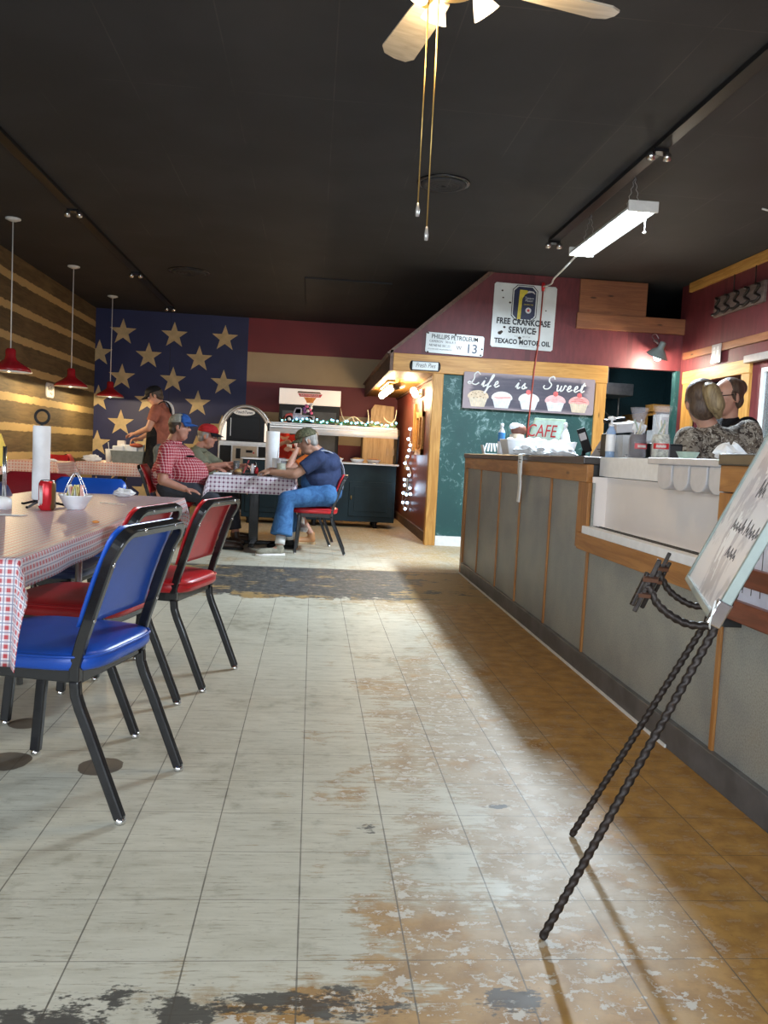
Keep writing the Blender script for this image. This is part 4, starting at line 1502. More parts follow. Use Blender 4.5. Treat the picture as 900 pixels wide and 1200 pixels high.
t = thing('cafe_sign', 'pale green cafe sign with red letters leaning behind the white bin', 'sign', (1.80, 6.32, CT))
mb = MB().prism([(-.16, 0), (.09, 0), (.165, .30), (-.085, .30)], lambda a, b, h: (a, h, b), .012)
mb.build('plate', M['mint'], t, bevel=.002)
MB().prism([(-.140, .014), (.082, .014), (.148, .286), (-.076, .286)], lambda a, b, h: (a, -.001 - h, b), .001).build('panel', M['mintpale'], t)
text('CAFE', .14, (-.03, -.0035, .155), UP, M['redpaint'], t, shear=.22, sx=.72)
MB().bar((-.02, .012, .28), (-.02, .12, .0), .012, .004).build('strut', M['black'], t)
bottle('sanitizer_bottle', 'white and blue bottle behind the left end of the takeout bin', 'bottle', (1.44, 6.24, CT), [(0, 0), (.025, 0), (.027, .02), (.027, .17), (.011, .20), (.011, .21), (0, .211)], M['white'],
       (('cap', [(.0, .24), (.013, .238), (.014, .21), (0, .21)], M['white']), ('blue_label', [(.0275, .10), (.0278, .105), (.0278, .165), (.0275, .17)], M['bluelabel'])))
t = thing('mushroom_ornament', 'brown and white round ornament behind the takeout bin', 'ornament', (1.565, 6.26, CT))
MB().lathe([(0, 0), (.055, 0), (.06, .09), (.055, .16), (.03, .17), (0, .17)], n=20).build('base', M['icetan'], t)
MB().ball((.012, 0, .195), (.062, .05, .05), 18).build('brown_top', M['chocolate'], t)
MB().ball((-.018, 0, .222), (.046, .045, .03), 16).build('white_cap', M['white'], t)
bottle('spray_bottle', 'white tapered bottle behind the right end of the takeout bin', 'bottle', (1.945, 6.26, CT), [(0, 0), (.045, 0), (.047, .12), (.032, .18), (.014, .225), (.013, .245), (0, .247)], M['white'],
       (('nozzle', [(0, .275), (.012, .272), (.018, .245), (0, .24)], M['white']),))
t = thing('card_reader', 'slanted black card reader on a stand at the counter', 'card reader', (1.83, 5.45, CT))
MB().lathe([(0, 0), (.05, 0), (.05, .01), (.015, .02), (.012, .05), (0, .05)], n=18).build('stand', M['black'], t)
MB().obox((.0, 0, .12), (.06, .022, .17), (0, -.38, 0)).build('body', M['black'], t, bevel=.006)
MB().obox((-.016, -.013, .145), (.045, .004, .05), (0, -.38, 0)).build('screen', M['greyplastic'], t)
t = thing('card_stand', 'grey triangular printed card standing at the end of the dark top', 'card', (1.66, 4.62, CT))
MB().prism([(-.07, 0), (.04, 0), (.075, .185), (.045, .195)], lambda a, b, h: (a, h, b), .006).build('card', M['greypaper'], t)
MB().prism([(-.05, 0), (.03, 0), (.068, .19), (.05, .19)], lambda a, b, h: (a, .05 - b * .23 + h, b), .004).build('back_leaf', M['greypaper'], t)
strokes([[(-.03, .05), (.03, .05)], [(-.02, .035), (.03, .035)], [(-.01, .02), (.03, .02)]], lambda a, b: (a, -.001, b), .0025, M['greyink'], t, 'print')
bottle('pump_bottle', 'clear blue striped pump bottle at the left end of the white slab', 'bottle', (1.478, 4.0, CT), [(0, 0), (.022, 0), (.023, .02), (.023, .13), (.010, .155), (.010, .165), (0, .166)], M['clearblue'],
       (('pump', [(0, .205), (.02, .203), (.02, .188), (.006, .186), (.006, .165), (.013, .165), (.013, .155), (0, .155)], M['white']), ('label', [(.0235, .03), (.0238, .035), (.0238, .11), (.0235, .115)], M['white'])))
t = thing('tong_box', 'clear plastic box holding tongs on the white slab', 'box', (1.575, 4.0, CT))
MB().box(-.055, .055, -.055, .055, 0, .006).box(-.055, -.052, -.055, .055, .006, .115).box(.052, .055, -.055, .055, .006, .115).box(-.055, .055, -.055, -.052, .006, .115).box(-.055, .055, .052, .055, .006, .115).build('box', M['clearplastic'], t)
MB().box(-.045, .045, -.02, .045, .008, .10).build('napkins', M['darkpaint'], t)
tg = MB().tube(smooth_path([(-.045, -.06, .012), (0, -.065, .03), (.05, -.065, .075), (.06, -.06, .085)]), .004, 6)
tg.build('tongs', M['chrome'], t)
MB().tube(smooth_path([(-.045, -.066, .012), (.0, -.07, .012), (.05, -.068, .04), (.06, -.06, .085)]), .004, 6).build('tong_arm', M['chrome'], t)
t = thing('receipt_printer', 'black and white receipt printer behind the tong box', 'printer', (1.66, 4.28, CT))
MB().box(-.10, .09, -.06, .10, 0, .13).build('body', M['black'], t, bevel=.01)
MB().obox((-.035, -.03, .165), (.10, .12, .05), (.1, -.12, 0)).build('lid', M['greyplastic'], t, bevel=.006)
MB().obox((.04, -.035, .172), (.07, .13, .045), (.1, .25, 0)).build('white_cover', M['white'], t, bevel=.006)
MB().obox((-.05, .04, .205), (.11, .05, .02), (.1, -.2, 0)).build('top_flap', M['black'], t, bevel=.004)
for i, (x, y, lab, fill) in enumerate(((1.52, 3.76, 'clear flared jar with a red band and dark contents on the white slab', 'jarfilldark'), (1.555, 3.58, 'clear flared jar with a red band full of straws and napkins', 'jarfill'))):
    t = thing('flared_jar', lab, 'jar', (x, y, CT), rz=.2 - .5 * i)
    prof = [(0, 0), (.040, 0), (.043, .015), (.043, .085), (.038, .11), (.030, .135), (.027, .16), (.030, .185), (.042, .232), (.045, .238)]
    MB().lathe(prof + [(r_ - .003, z_ + (.0 if z_ > .01 else .004)) for r_, z_ in reversed(prof[1:])] + [(0, .004)], n=28).build('jar', M['jarglass'], t)
    MB().lathe([(0, .006), (.036, .006), (.038, .09), (.032, .112), (0, .113)], n=20).build('contents', M[fill], t)
    random.seed(5 + i)
    for k in range(9):
        a, b_ = random.uniform(0, 6.3), random.uniform(0, 6.3)
        MB().tube([(.018 * math.cos(a), .018 * math.sin(a), .10), (.022 * math.cos(b_), .022 * math.sin(b_), random.uniform(.13, .185))], .0035, 6).build('straw', M[('straw', 'whitepaint', 'strawgreen')[k % 3]], t)
    vs, fs = [], []
    for k in range(13):
        a = -PI / 2 - .85 + 1.7 * k / 12
        vs += [(.0442 * math.cos(a), .0442 * math.sin(a), .045), (.0442 * math.cos(a), .0442 * math.sin(a), .07)]
    for k in range(12):
        fs.append((2 * k, 2 * k + 2, 2 * k + 3, 2 * k + 1))
    MB()._add(vs, fs, True).build('red_band', M['redpaint'], t, fix=False)
    strokes([[(-2.1 + .11 * k, .050), (-2.07 + .11 * k, .065), (-2.03 + .11 * k, .052), (-2.0 + .11 * k, .06)] for k in range(9)], lambda a, b: (.0448 * math.cos(a), .0448 * math.sin(a), b), .0007, M['whitepaint'], t, 'script')
bw = tag(MB().lathe([(0, 0), (.028, 0), (.032, .004), (.048, .035), (.05, .036), (.046, .034), (.03, .006), (0, .005)], n=26).build('bowl', M['mintpale']), 'small pale green bowl on the white slab by the cutlery holder', 'bowl')
bw.location = (1.60, 3.40, CT)
t = thing('speaker_box', 'small black box between the straw jar and the woman at the counter', 'box', (1.79, 4.06, CT))
MB().box(-.07, .07, -.05, .05, 0, .085).build('body', M['black'], t, bevel=.006)
MB().box(-.06, .06, -.053, -.05, .01, .075).build('grille', M['darkpaint'], t)
t = thing('cutlery_holder', 'grey plastic cutlery holder with rounded cups hung on the white slab', 'cutlery holder', (1.40, 2.95, 1.06))
MB().box(-.035, .06, -.29, .31, .0, .026).build('rim', M['greyplastic'], t, bevel=.004)
for k in range(4):
    yc = .155 - .142 * k + .0
    U = [(yc - .064, 0)] + [(yc - .064 * math.cos(a), -.052 - .045 * math.sin(a)) for a in [PI * j / 10 for j in range(11)]] + [(yc + .064, 0)]
    MB().prism(U, lambda a, b, h: (-.028 + h, a, b), .075).build('cup', M['greyplastic'], t, bevel=.004)
o = crumple(.055, .05, .06, 8).build('napkin_wad', M['paper'])
o.location = (1.44, 2.74, CT)
tag(o, 'crumpled white napkin beside the cutlery holder', 'napkin')
t = thing('squeeze_ornament', 'small yellow and pink ornament at the right edge of the counter', 'ornament', (1.60, 2.60, 1.105))
MB().ball((0, 0, .035), (.032, .032, .035), 16).build('pink_base', M['pink'], t)
MB().lathe([(0, .06), (.026, .065), (.03, .09), (.022, .115), (0, .118)], n=18).build('yellow_body', M['yellowbright'], t)
MB().lathe([(0, .165), (.012, .16), (.02, .13), (.018, .115), (0, .114)], n=16).build('white_top', M['white'], t)
# ------------------------------------------------------------------ chairs
def make_chair(vinyl, label, loc, rz, group):
    """origin between the rear feet; +x is forward"""
    t = thing('dining_chair', label, 'chair', loc, rz, group)
    HW = .195
    bm_ = M['blackmetal']
    for s in (-1, 1):
        y = s * HW
        mb = MB()
        mb.tube([(.0, y, .012), (.098, y, .245), (.126, y, .308), (.139, y, .345), (.143, y, .385)], .0215, 4, smooth=False, flat=.78, up=(0, 1, 0), phase=PI / 4)
        lg = mb.build('leg', bm_, t, bevel=.006)
        MB().lathe([(0, 0), (.014, 0), (.016, .006), (.012, .018), (0, .02)], (.0, y, 0), 14).build('glide', M['chrome'], lg)
        mb = MB()
        mb.bar((.497, y * .98, .012), (.462, y * .94, .40), .026, .034, (1, 0, 0))
        lg = mb.build('leg', bm_, t, bevel=.006)
        MB().lathe([(0, 0), (.014, 0), (.016, .006), (.012, .018), (0, .02)], (.497, y * .98, 0), 14).build('glide', M['chrome'], lg)
    # back frame: one bent tube from bend to bend
    side = [(.143, .383), (.142, .43), (.124, .50), (.088, .61), (.050, .725), (.032, .757)]
    left = [(x, -HW, z) for x, z in side]
    top = []
    for k in range(1, 8):
        a = PI * k / 16
        top.append((.032 - .020 * math.sin(a), -HW + .055 * (1 - math.cos(a)), .757 + .043 * math.sin(a)))
    arch = left + top
    arch += [(x, -y, z) for x, y, z in reversed(arch)]
    MB().tube(arch, .0215, 4, smooth=False, flat=.78, up=(0, 1, 0), phase=PI / 4).build('back_frame', bm_, t, bevel=.004)
    for s in (-1, 1):
        for x, z, yy_ in ((.056, .71, HW), (.108, .555, HW)):
            MB().ball((x - .017, s * yy_, z), (.004, .007, .007), 10).build('rivet', M['chrome'], t)
    for s in (-1, 1):
        MB().ball((-.005, s * .10, .800), (.004, .006, .006), 10).build('rivet', M['chrome'], t)
    # backrest pad
    mb = MB()
    NZ, NY = 14, 16
    zs = [.535 + (.815 - .535) * i / NZ for i in range(NZ + 1)]
    front, back = [], []
    for i, z in enumerate(zs):
        t_ = i / NZ
        xb = .121 + (.022 - .121) * t_ + .006 * math.sin(PI * t_)
        w = HW + .010
        if z > .770:
            q = min(1, (z - .770) / .048)
            w -= .05 * (1 - math.sqrt(max(0, 1 - q * q)))
        for j in range(NY + 1):
            u = -1 + 2 * j / NY
            e = (1 - abs(u) ** 5) * (1 - abs(2 * t_ - 1) ** 7)
            front.append((xb + .018 + .024 * e, u * w, z))
            back.append((xb + .010 - .004 * e, u * (w - .012), z))
    n = len(front)
    fs = []
    for i in range(NZ):
        for j in range(NY):
            a = i * (NY + 1) + j
            fs.append((a, a + 1, a + NY + 2, a + NY + 1))
            fs.append((n + a, n + a + NY + 1, n + a + NY + 2, n + a + 1))
    rim = [j for j in range(NY + 1)] + [i * (NY + 1) + NY for i in range(1, NZ + 1)] + [NZ * (NY + 1) + j for j in range(NY - 1, -1, -1)] + [i * (NY + 1) for i in range(NZ - 1, 0, -1)]
    for k in range(len(rim)):
        a, b = rim[k], rim[(k + 1) % len(rim)]
        fs.append((a, n + a, n + b, b))
    mb._add(front + back, fs, True)
    mb.build('backrest', vinyl, t)
    # seat frame and cushion
    mb = MB()
    mb.box(.135, .49, -HW + .012, -HW + .034, .372, .412).box(.135, .49, HW - .034, HW - .012, .372, .412).box(.468, .49, -HW + .012, HW - .012, .372, .412).box(.135, .157, -HW + .012, HW - .012, .372, .412)
    mb.build('seat_frame', bm_, t, bevel=.004)
    mb = MB()
    out = []
    for k in range(48):
        a = 2 * PI * k / 48
        c, s_ = math.cos(a), math.sin(a)
        p = 4.2 if c > 0 else 5.5
        r = (abs(c) ** p + abs(s_) ** p) ** (-1 / p)
        wy = .222 - .02 * max(0, -c * r)
        out.append((.315 + r * c * .222, r * s_ * wy))
    cx, cy = .315, 0
    rings = [(1.0, .413), (1.03, .422), (1.035, .436), (1.025, .449), (1.0, .458), (.96, .464), (.8, .471), (.5, .476), (.2, .478)]
    vs = [(cx, cy, .413)]
    for q, z in rings:
        vs += [(cx + (x - cx) * q, cy + (y - cy) * q, z) for x, y in out]
    vs.append((cx, cy, .4785))
    N = 48
    fs = [(0, 1 + (k + 1) % N, 1 + k) for k in range(N)]
    for i in range(len(rings) - 1):
        for k in range(N):
            fs.append((1 + i * N + k, 1 + i * N + (k + 1) % N, 1 + (i + 1) * N + (k + 1) % N, 1 + (i + 1) * N + k))
    last = len(vs) - 1
    fs += [(1 + (len(rings) - 1) * N + k, 1 + (len(rings) - 1) * N + (k + 1) % N, last) for k in range(N)]
    mb._add(vs, fs, True)
    st_ = mb.build('seat', vinyl, t)
    MB().tube([(cx + (x - cx) * 1.033, y * 1.033, .4525) for x, y in out] + [(cx + (out[0][0] - cx) * 1.033, out[0][1] * 1.033, .4525)], .0045, 6, cap=False).build('piping', vinyl, st_)
    return t


CH = 'vinyl dining chairs'
RZ0 = math.atan2(.247, -.969)
proto = make_chair(M['blue'], 'bright blue vinyl chair nearest the camera at the long table', (-.433, 2.418, 0), RZ0, CH)


def chair(color, label, x, y, rz):
    m = M[color]
    return dup(proto, None, (x, y, 0), rz, label, CH, {'seat': m, 'backrest': m, 'piping': m})


chair('red', 'red vinyl chair directly behind the bright blue chair, partly hidden', -.54, 3.09, RZ0 + .03)
chair('red', 'red vinyl chair third along the long table, its whole back in view', -.372, 3.65, RZ0 - .01)
chair('navyv', 'dark navy vinyl chair on the far side under the long table', -1.545, 3.98, -.05)
chair('blue', 'blue vinyl chair facing the camera at the far end of the long table', -1.30, 5.02, -PI / 2 + .03)
chair('darkred', 'dark red vinyl chair just behind the blue chair at the table end', -1.74, 5.44, -PI / 2 - .02)
chair('red', 'red vinyl chair against the log wall behind the left table', -3.36, 11.02, -PI / 2 + .05)
chair('red', 'red vinyl chair at the left side of the waiter\'s table', -3.42, 11.75, .15)
chair('red', 'red vinyl chair under the man in denim overalls', .36, 8.40, PI - .02)
chair('red', 'red vinyl chair under the person in the orange shirt', .24, 9.13, PI - .1)
chair('red', 'red vinyl chair under the man in the plaid shirt', -1.74, 8.50, .04)
chair('red', 'red vinyl chair under the man with the red cap', -1.62, 9.18, .06)


# ------------------------------------------------------------------ tablecloths
def cloth(name, label, x0, x1, y0, y1, z, drops, mat, seed=1, wave=.012, step=.035, parent=None):
    """drops: overhang on (-x, +x, -y, +y)"""
    dl, dr, dn, df = drops
    us = [x0 - dl + (x1 - x0 + dl + dr) * i / max(2, int((x1 - x0 + dl + dr) / step)) for i in range(int((x1 - x0 + dl + dr) / step) + 1)]
    vs_ = [y0 - dn + (y1 - y0 + dn + df) * i / max(2, int((y1 - y0 + dn + df) / step)) for i in range(int((y1 - y0 + dn + df) / step) + 1)]
    for lst, a, b in ((us, x0, x1), (vs_, y0, y1)):
        lst += [a - .006, a, b, b + .006]
        lst.sort()
    rnd = random.Random(seed)
    ph = [rnd.uniform(0, 6) for _ in range(6)]
    vs, uv = [], []
    for v in vs_:
        for u in us:
            dx = max(x0 - u, 0, u - x1)
            dy = max(y0 - v, 0, v - y1)
            sx_ = -1 if u < x0 else 1
            sy_ = -1 if v < y0 else 1
            d = math.hypot(dx, dy)
            bx, by = min(max(u, x0), x1), min(max(v, y0), y1)
            if d > 0:
                out = .006 + min(d, .02) * .15 + .10 * d
                w = wave * min(1, d / .1) * (math.sin(v * 17 + ph[0]) * (dx > dy) + math.sin(u * 17 + ph[1]) * (dx <= dy))
                cor = min(dx, dy) / max(d, 1e-4)
                out += cor * .42 * d + w
                nx, ny = dx / d, dy / d
                zz = z - (d * (1 - .08 * cor) - .003)
                p = (bx + sx_ * nx * out, by + sy_ * ny * out, zz)
            else:
                p = (u, v, z + .0015 * math.sin(u * 9 + ph[2]) * math.sin(v * 7 + ph[3]))
            vs.append(p)
            uv.append((u, v))
    nu = len(us)
    fs = [(j * nu + i, j * nu + i + 1, (j + 1) * nu + i + 1, (j + 1) * nu + i) for j in range(len(vs_) - 1) for i in range(nu - 1)]
    mb = MB()._add(vs, fs, True)
    o = mb.build(name, mat, fix=False)
    lay = o.data.uv_layers.new(name='UVMap')
    for lp in o.data.loops:
        lay.data[lp.index].uv = uv[lp.vertex_index]
    so = o.modifiers.new('solid', 'SOLIDIFY')
    so.thickness, so.offset = .0015, 1
    tag(o, label, 'tablecloth')
    return o


# the long near table
TX0, TX1, TY0, TY1, TZ = -1.50, -.70, 2.04, 4.58, .745
t = thing('folding_table', 'long folding table under the red checked cloth at the left', 'table', ((TX0 + TX1) / 2, (TY0 + TY1) / 2, 0))
hx, hy = (TX1 - TX0) / 2, (TY1 - TY0) / 2
MB().box(-hx, hx, -hy, hy, TZ - .03, TZ - .003).build('table_top', M['cream'], t, bevel=.004)
for y in (-hy + .36, .19):
    for s in (-1, 1):
        MB().tube([(s * .115 + .03, y, TZ - .03), (s * .115 + .03, y, .003)], .014, 12).build('leg', M['steel'], t)
    MB().tube([(-.085, y, .12), (.145, y, .12)], .011, 10).build('leg_rail', M['steel'], t)
    MB().tube([(.03, y, .12), (.03, y - .35, TZ - .03)], .009, 10).build('brace', M['steel'], t)
cloth('tablecloth', 'red and white gingham cloth over the long near table', TX0, TX1, TY0, TY1, TZ + .002, (.2, .075, .26, .17), M['cloth'], 1, .006)
ZT = TZ + .0045

# the men's table
t = thing('pedestal_table', 'black pedestal table where the seated men are eating', 'table', (-.60, 8.85, 0))
MB().box(-.41, .41, -.58, .58, TZ - .03, TZ - .003).build('table_top', M['oldwood'], t, bevel=.004)
MB().box(-.05, .05, -.05, .05, .03, TZ - .03).build('column', M['blackmetal'], t, bevel=.006)
ft = MB()
for a in (0, PI / 2):
    c, s_ = math.cos(a), math.sin(a)
    ft.bar((-.33 * c, -.33 * s_, .025), (.33 * c, .33 * s_, .025), .06, .04)
ft.build('base', M['blackmetal'], t, bevel=.008)
MB().box(-.25, .25, -.25, .25, TZ - .045, TZ - .03).build('mount_plate', M['blackmetal'], t)
cloth('tablecloth', 'white dotted cloth over the pedestal table with the seated men', -1.01, -.19, 8.27, 9.43, TZ + .002, (.17, .15, .17, .17), M['cloth_dots'], 2, .014)

# the waiter's table and the far left table
for x0, x1, y0, y1, lab, clab, seed in ((-3.02, -2.14, 10.85, 12.05, 'dark pedestal table the waiter is clearing', 'pink checked cloth over the table the waiter is clearing', 3),
                                       (-3.58, -2.99, 9.92, 10.62, 'small dark table against the log wall at far left', 'pink checked cloth over the small table by the log wall', 4)):
    cx, cy = (x0 + x1) / 2, (y0 + y1) / 2
    t = thing('pedestal_table', lab, 'table', (cx, cy, 0))
    MB().box(x0 - cx, x1 - cx, y0 - cy, y1 - cy, TZ - .03, TZ - .003).build('table_top', M['oldwood'], t, bevel=.004)
    MB().box(-.05, .05, -.05, .05, .03, TZ - .03).build('column', M['blackmetal'], t, bevel=.006)
    ft = MB()
    for a in (0, PI / 2):
        c, s_ = math.cos(a), math.sin(a)
        ft.bar((-.28 * c, -.28 * s_, .025), (.28 * c, .28 * s_, .025), .06, .04)
    ft.build('base', M['blackmetal'], t, bevel=.008)
    MB().box(-.2, .2, -.03, .03, TZ - .06, TZ - .03).build('mount_plate', M['blackmetal'], t)
    cloth('tablecloth', clab, x0, x1, y0, y1, TZ + .002, (.14, .17, .17, .12), M['cloth_far'], seed, .012)

# ------------------------------------------------------------------ on the long table
t = thing('paper_towel_stand', 'tall thin roll of white paper towel on a black wire stand', 'paper towel', (-1.135, 3.56, ZT))
ring = [(.055 * math.cos(a), .055 * math.sin(a), .004) for a in [2 * PI * k / 20 for k in range(20)]]
MB().lathe([(0, .03), (.033, .03), (.035, .034), (.035, .336), (.033, .34), (0, .34)], n=36).build('roll', M['paper'], t)
b = MB()
for a in (.4, 2.5, 4.6):
    b.tube(smooth_path([(0, 0, .022), (.05 * math.cos(a), .05 * math.sin(a), .018), (.11 * math.cos(a), .11 * math.sin(a), .006), (.125 * math.cos(a), .125 * math.sin(a), .006)]), .005, 8)
b.lathe([(0, .03), (.03, .03), (.03, .018), (0, .018)], n=16)
b.build('base', M['black'], t)
MB().tube([(0, 0, .33), (0, 0, .355)], .006, 8).build('rod', M['black'], t)
MB().tube([(.028 * math.cos(a), 0, .378 + .028 * math.sin(a)) for a in [2 * PI * k / 24 for k in range(25)]], .006, 8, cap=False).build('ring_handle', M['black'], t)


def can_material():
    g = G('red_can_print')
    x, y, z = g.xyz()
    n = g.noise(14, 3)
    c = g.mix(n.step(.3, .7), (.50, .012, .02), (.58, .02, .03))
    c = g.mix(((x - .020) * 1.0 + (n - .5) * .02).step(.0, .006), c, g.mix(n, (.28, .16, .04), (.06, .04, .03)))
    g.color(c)
    g.set(rough=.25, metal=.35)
    return g.m


t = thing('soda_can', 'red soda can on the cloth beside the white bowl', 'can', (-1.058, 3.40, ZT))
MB().lathe([(0, 0), (.024, 0), (.026, .003), (.033, .014), (.033, .108), (.027, .119), (.026, .120)], n=32).build('can_body', can_material(), t)
MB().lathe([(.0, .117), (.023, .117), (.025, .122), (.0265, .121), (.027, .118)], n=32).build('can_lid', M['chrome'], t)
MB().lathe([(0, .118), (.006, .118), (.007, .1205), (0, .1205)], (.004, -.004, 0), 12).build('pull_tab', M['chrome'], t)
pr = MB()
for k in range(9):
    a = -PI / 2 - .75 + .06 * k
    pr.tube([(.0334 * math.cos(a), .0334 * math.sin(a), .022 + .004 * (k % 3)), (.0334 * math.cos(a), .0334 * math.sin(a), .100 - .008 * (k % 4))], .0009, 4)
pr.build('print', M['whitepaint'], t)
MB().obox((.0335 * math.cos(-PI / 2 - .85), .0335 * math.sin(-PI / 2 - .85), .03), (.012, .001, .022), (0, 0, -.85)).build('barcode_patch', M['whitepaint'], t)

t = thing('sugar_bowl', 'white bowl of sugar packets on the long table', 'bowl', (-.975, 3.50, ZT))
MB().lathe([(0, 0), (.032, 0), (.036, .004), (.052, .03), (.064, .056), (.066, .060), (.068, .061), (.066, .057), (.05, .026), (.03, .008), (0, .007)], n=36).build('bowl', M['white'], t)
random.seed(9)
for k in range(12):
    a = random.uniform(0, 6.28)
    col = ('packetyellow', 'packetyellow', 'paper', 'packetpink')[k % 4] if k < 10 else 'packetpink'
    p = MB().obox((-.028 + .0052 * k, .012 * math.sin(k * 2.1), .068 + .004 * (k % 3)), (.004, .042, .055), (.1 * math.sin(k), .22 * math.cos(k * 1.3), .2 * math.sin(k * 2)))
    p.build('packet', M[col], t, bevel=.001)
for s in (-1, 1):
    MB().tube(smooth_path([(-.045, s * .02, .05), (-.03, s * .018, .10), (0, s * .012, .152), (.03, s * .018, .10), (.045, s * .02, .05)], 5), .0022, 6).build('wire_frame', M['chrome'], t)
t = thing('flyer_stand', 'chrome rod stand with a yellow flyer at the left edge of the long table', 'stand', (-1.235, 3.38, ZT))
MB().lathe([(0, 0), (.045, 0), (.045, .04), (.02, .05), (0, .05)], n=24).build('base', M['white'], t)
MB().tube([(.02, 0, .05), (.02, 0, .25)], .005, 10).build('rod', M['chrome'], t)
MB().tube([(.012, 0, .05), (.012, 0, .25)], .004, 10).build('rod', M['chrome'], t)
MB().prism([(-.09, .17), (.022, .17), (.028, .20), (.022, .24), (.0, .30), (-.09, .30)], lambda a, b, h: (a, h, b), .003).build('flyer', M['yellowbright'], t)
MB().prism([(.008, .18), (.024, .185), (.022, .21), (.01, .215)], lambda a, b, h: (a, -.001 - h, b), .001).build('print', M['leaf'], t)
o = crumple(.06, .04, .045, 11).build('napkin', M['paper'])
o.location = (-.985, 4.42, ZT)
tag(o, 'crumpled white napkin at the far end of the long table', 'napkin')
o = tag(MB().prism([(-.25, -.02), (.10, -.005), (.12, .03), (-.25, .04)], lambda a, b, h: (a, b, h), .0015).build('paper_napkin', M['paper']), 'flat white paper napkin by the left edge of the long table', 'napkin')
o.location = (-1.17, 3.12, ZT)
o = crumple(.05, .035, .035, 12).build('paper_wad', M['paper'])
o.location = (-1.17, 2.93, ZT)
tag(o, 'folded white napkin in front of the flyer stand', 'napkin')
t = MB().ball((0, 0, .004), (.013, .009, .005), 8).build('food_crumb', M['orangefood'])
t.location = (-.757, 2.975, ZT)
tag(t, 'single orange food crumb on the red checked cloth', 'crumb')
o = tag(MB().ball((0, 0, .0015), (.03, .009, .002), 14).tube([(.025, 0, .002), (.12, .01, .002)], .0025, 6).build('plastic_spoon', M['clearplastic']), 'clear plastic spoon lying on the cloth behind the bowl', 'spoon')
o.location, o.rotation_euler = (-.87, 3.86, ZT), (0, 0, 2.6)

# ------------------------------------------------------------------ on the men's table
t = thing('paper_towel_stand', 'white paper towel roll standing on the men\'s table', 'paper towel', (-.43, 8.78, ZT))
MB().lathe([(0, .012), (.070, .012), (.072, .018), (.072, .465), (.07, .47), (.02, .47), (0, .465)], n=30).build('roll', M['paper'], t)
MB().lathe([(0, 0), (.08, 0), (.08, .008), (0, .012)], n=24).build('base', M['black'], t)
t = thing('mason_jar', 'glass jar of lemon water at the edge of the men\'s table', 'jar', (-.315, 8.42, ZT))
MB().lathe([(0, 0), (.046, 0), (.05, .012), (.05, .155), (.042, .175), (.042, .20), (.039, .20), (.039, .175), (.046, .152), (.046, .014), (0, .01)], n=26).build('jar', M['jarglass'], t)
MB().lathe([(0, .012), (.044, .014), (.044, .145), (0, .145)], n=22).build('lemon_water', M['lemonwater'], t)
for k in range(3):
    MB().ball((.018 * math.cos(k * 2.2), .018 * math.sin(k * 2.2), .05 + .03 * k), (.02, .02, .006), 12, Euler((.6 * k, .5, 0)).to_matrix()).build('lemon_slice', M['packetyellow'], t)
t = thing('white_cup', 'white drinking cup beside the jar on the men\'s table', 'cup', (-.375, 8.62, ZT))
MB().lathe([(0, 0), (.036, 0), (.046, .19), (.044, .19), (.034, .006), (0, .006)], n=24).build('cup', M['white'], t)
MB().tube([(.0, 0, .02), (.015, 0, .30)], .004, 8).build('straw', M['paper'], t)
o = tag(MB().prism([(-.085, -.06), (.075, -.07), (.09, .06), (-.07, .07)], lambda a, b, h: (a, b, h + .004 * (a > 0)), .022).build('folded_napkin', M['paper'], bevel=.006), 'folded pale napkin at the near left corner of the men\'s table', 'napkin')
o.location = (-.90, 8.36, ZT)
t = thing('condiment_caddy', 'small condiment caddy with red menu on the men\'s table', 'caddy', (-.64, 8.62, ZT))
MB().box(-.09, .09, -.06, .06, 0, .02).build('tray', M['black'], t, bevel=.004)
MB().obox((-.045, .0, .085), (.008, .10, .15), (0, .35, 0)).build('menu_card', M['redpaint'], t)
MB().obox((-.062, .0, .07), (.008, .10, .13), (0, .55, 0)).build('dark_card', M['oldwood'], t)
for k, (dx, dy, m_, h) in enumerate(((.02, -.03, 'cream', .10), (.045, .02, 'chrome', .12), (.065, -.03, 'redpaint', .07), (.01, .03, 'glass', .10))):
    MB().lathe([(0, .02), (.018, .02), (.018, .02 + h * .7), (.009, .02 + h), (0, .02 + h)], (dx, dy, 0), 16).build('shaker', M[m_], t)
t = thing('burger_basket', 'small basket with a burger in front of the man with the red cap', 'basket', (-.76, 8.60, ZT))
MB().lathe([(0, 0), (.04, 0), (.06, .03), (.057, .03), (.038, .005), (0, .005)], n=20).build('basket', M['brown'], t)
MB().ball((0, 0, .035), (.045, .045, .028), 16).build('burger', M['bun'], t)
t = thing('drinking_glass', 'clear drinking glass near the hand of the man with the red cap', 'glass', (-.80, 8.78, ZT))
MB().lathe([(0, 0), (.03, 0), (.036, .14), (.034, .14), (.028, .006), (0, .006)], n=22).build('glass', M['glass'], t)

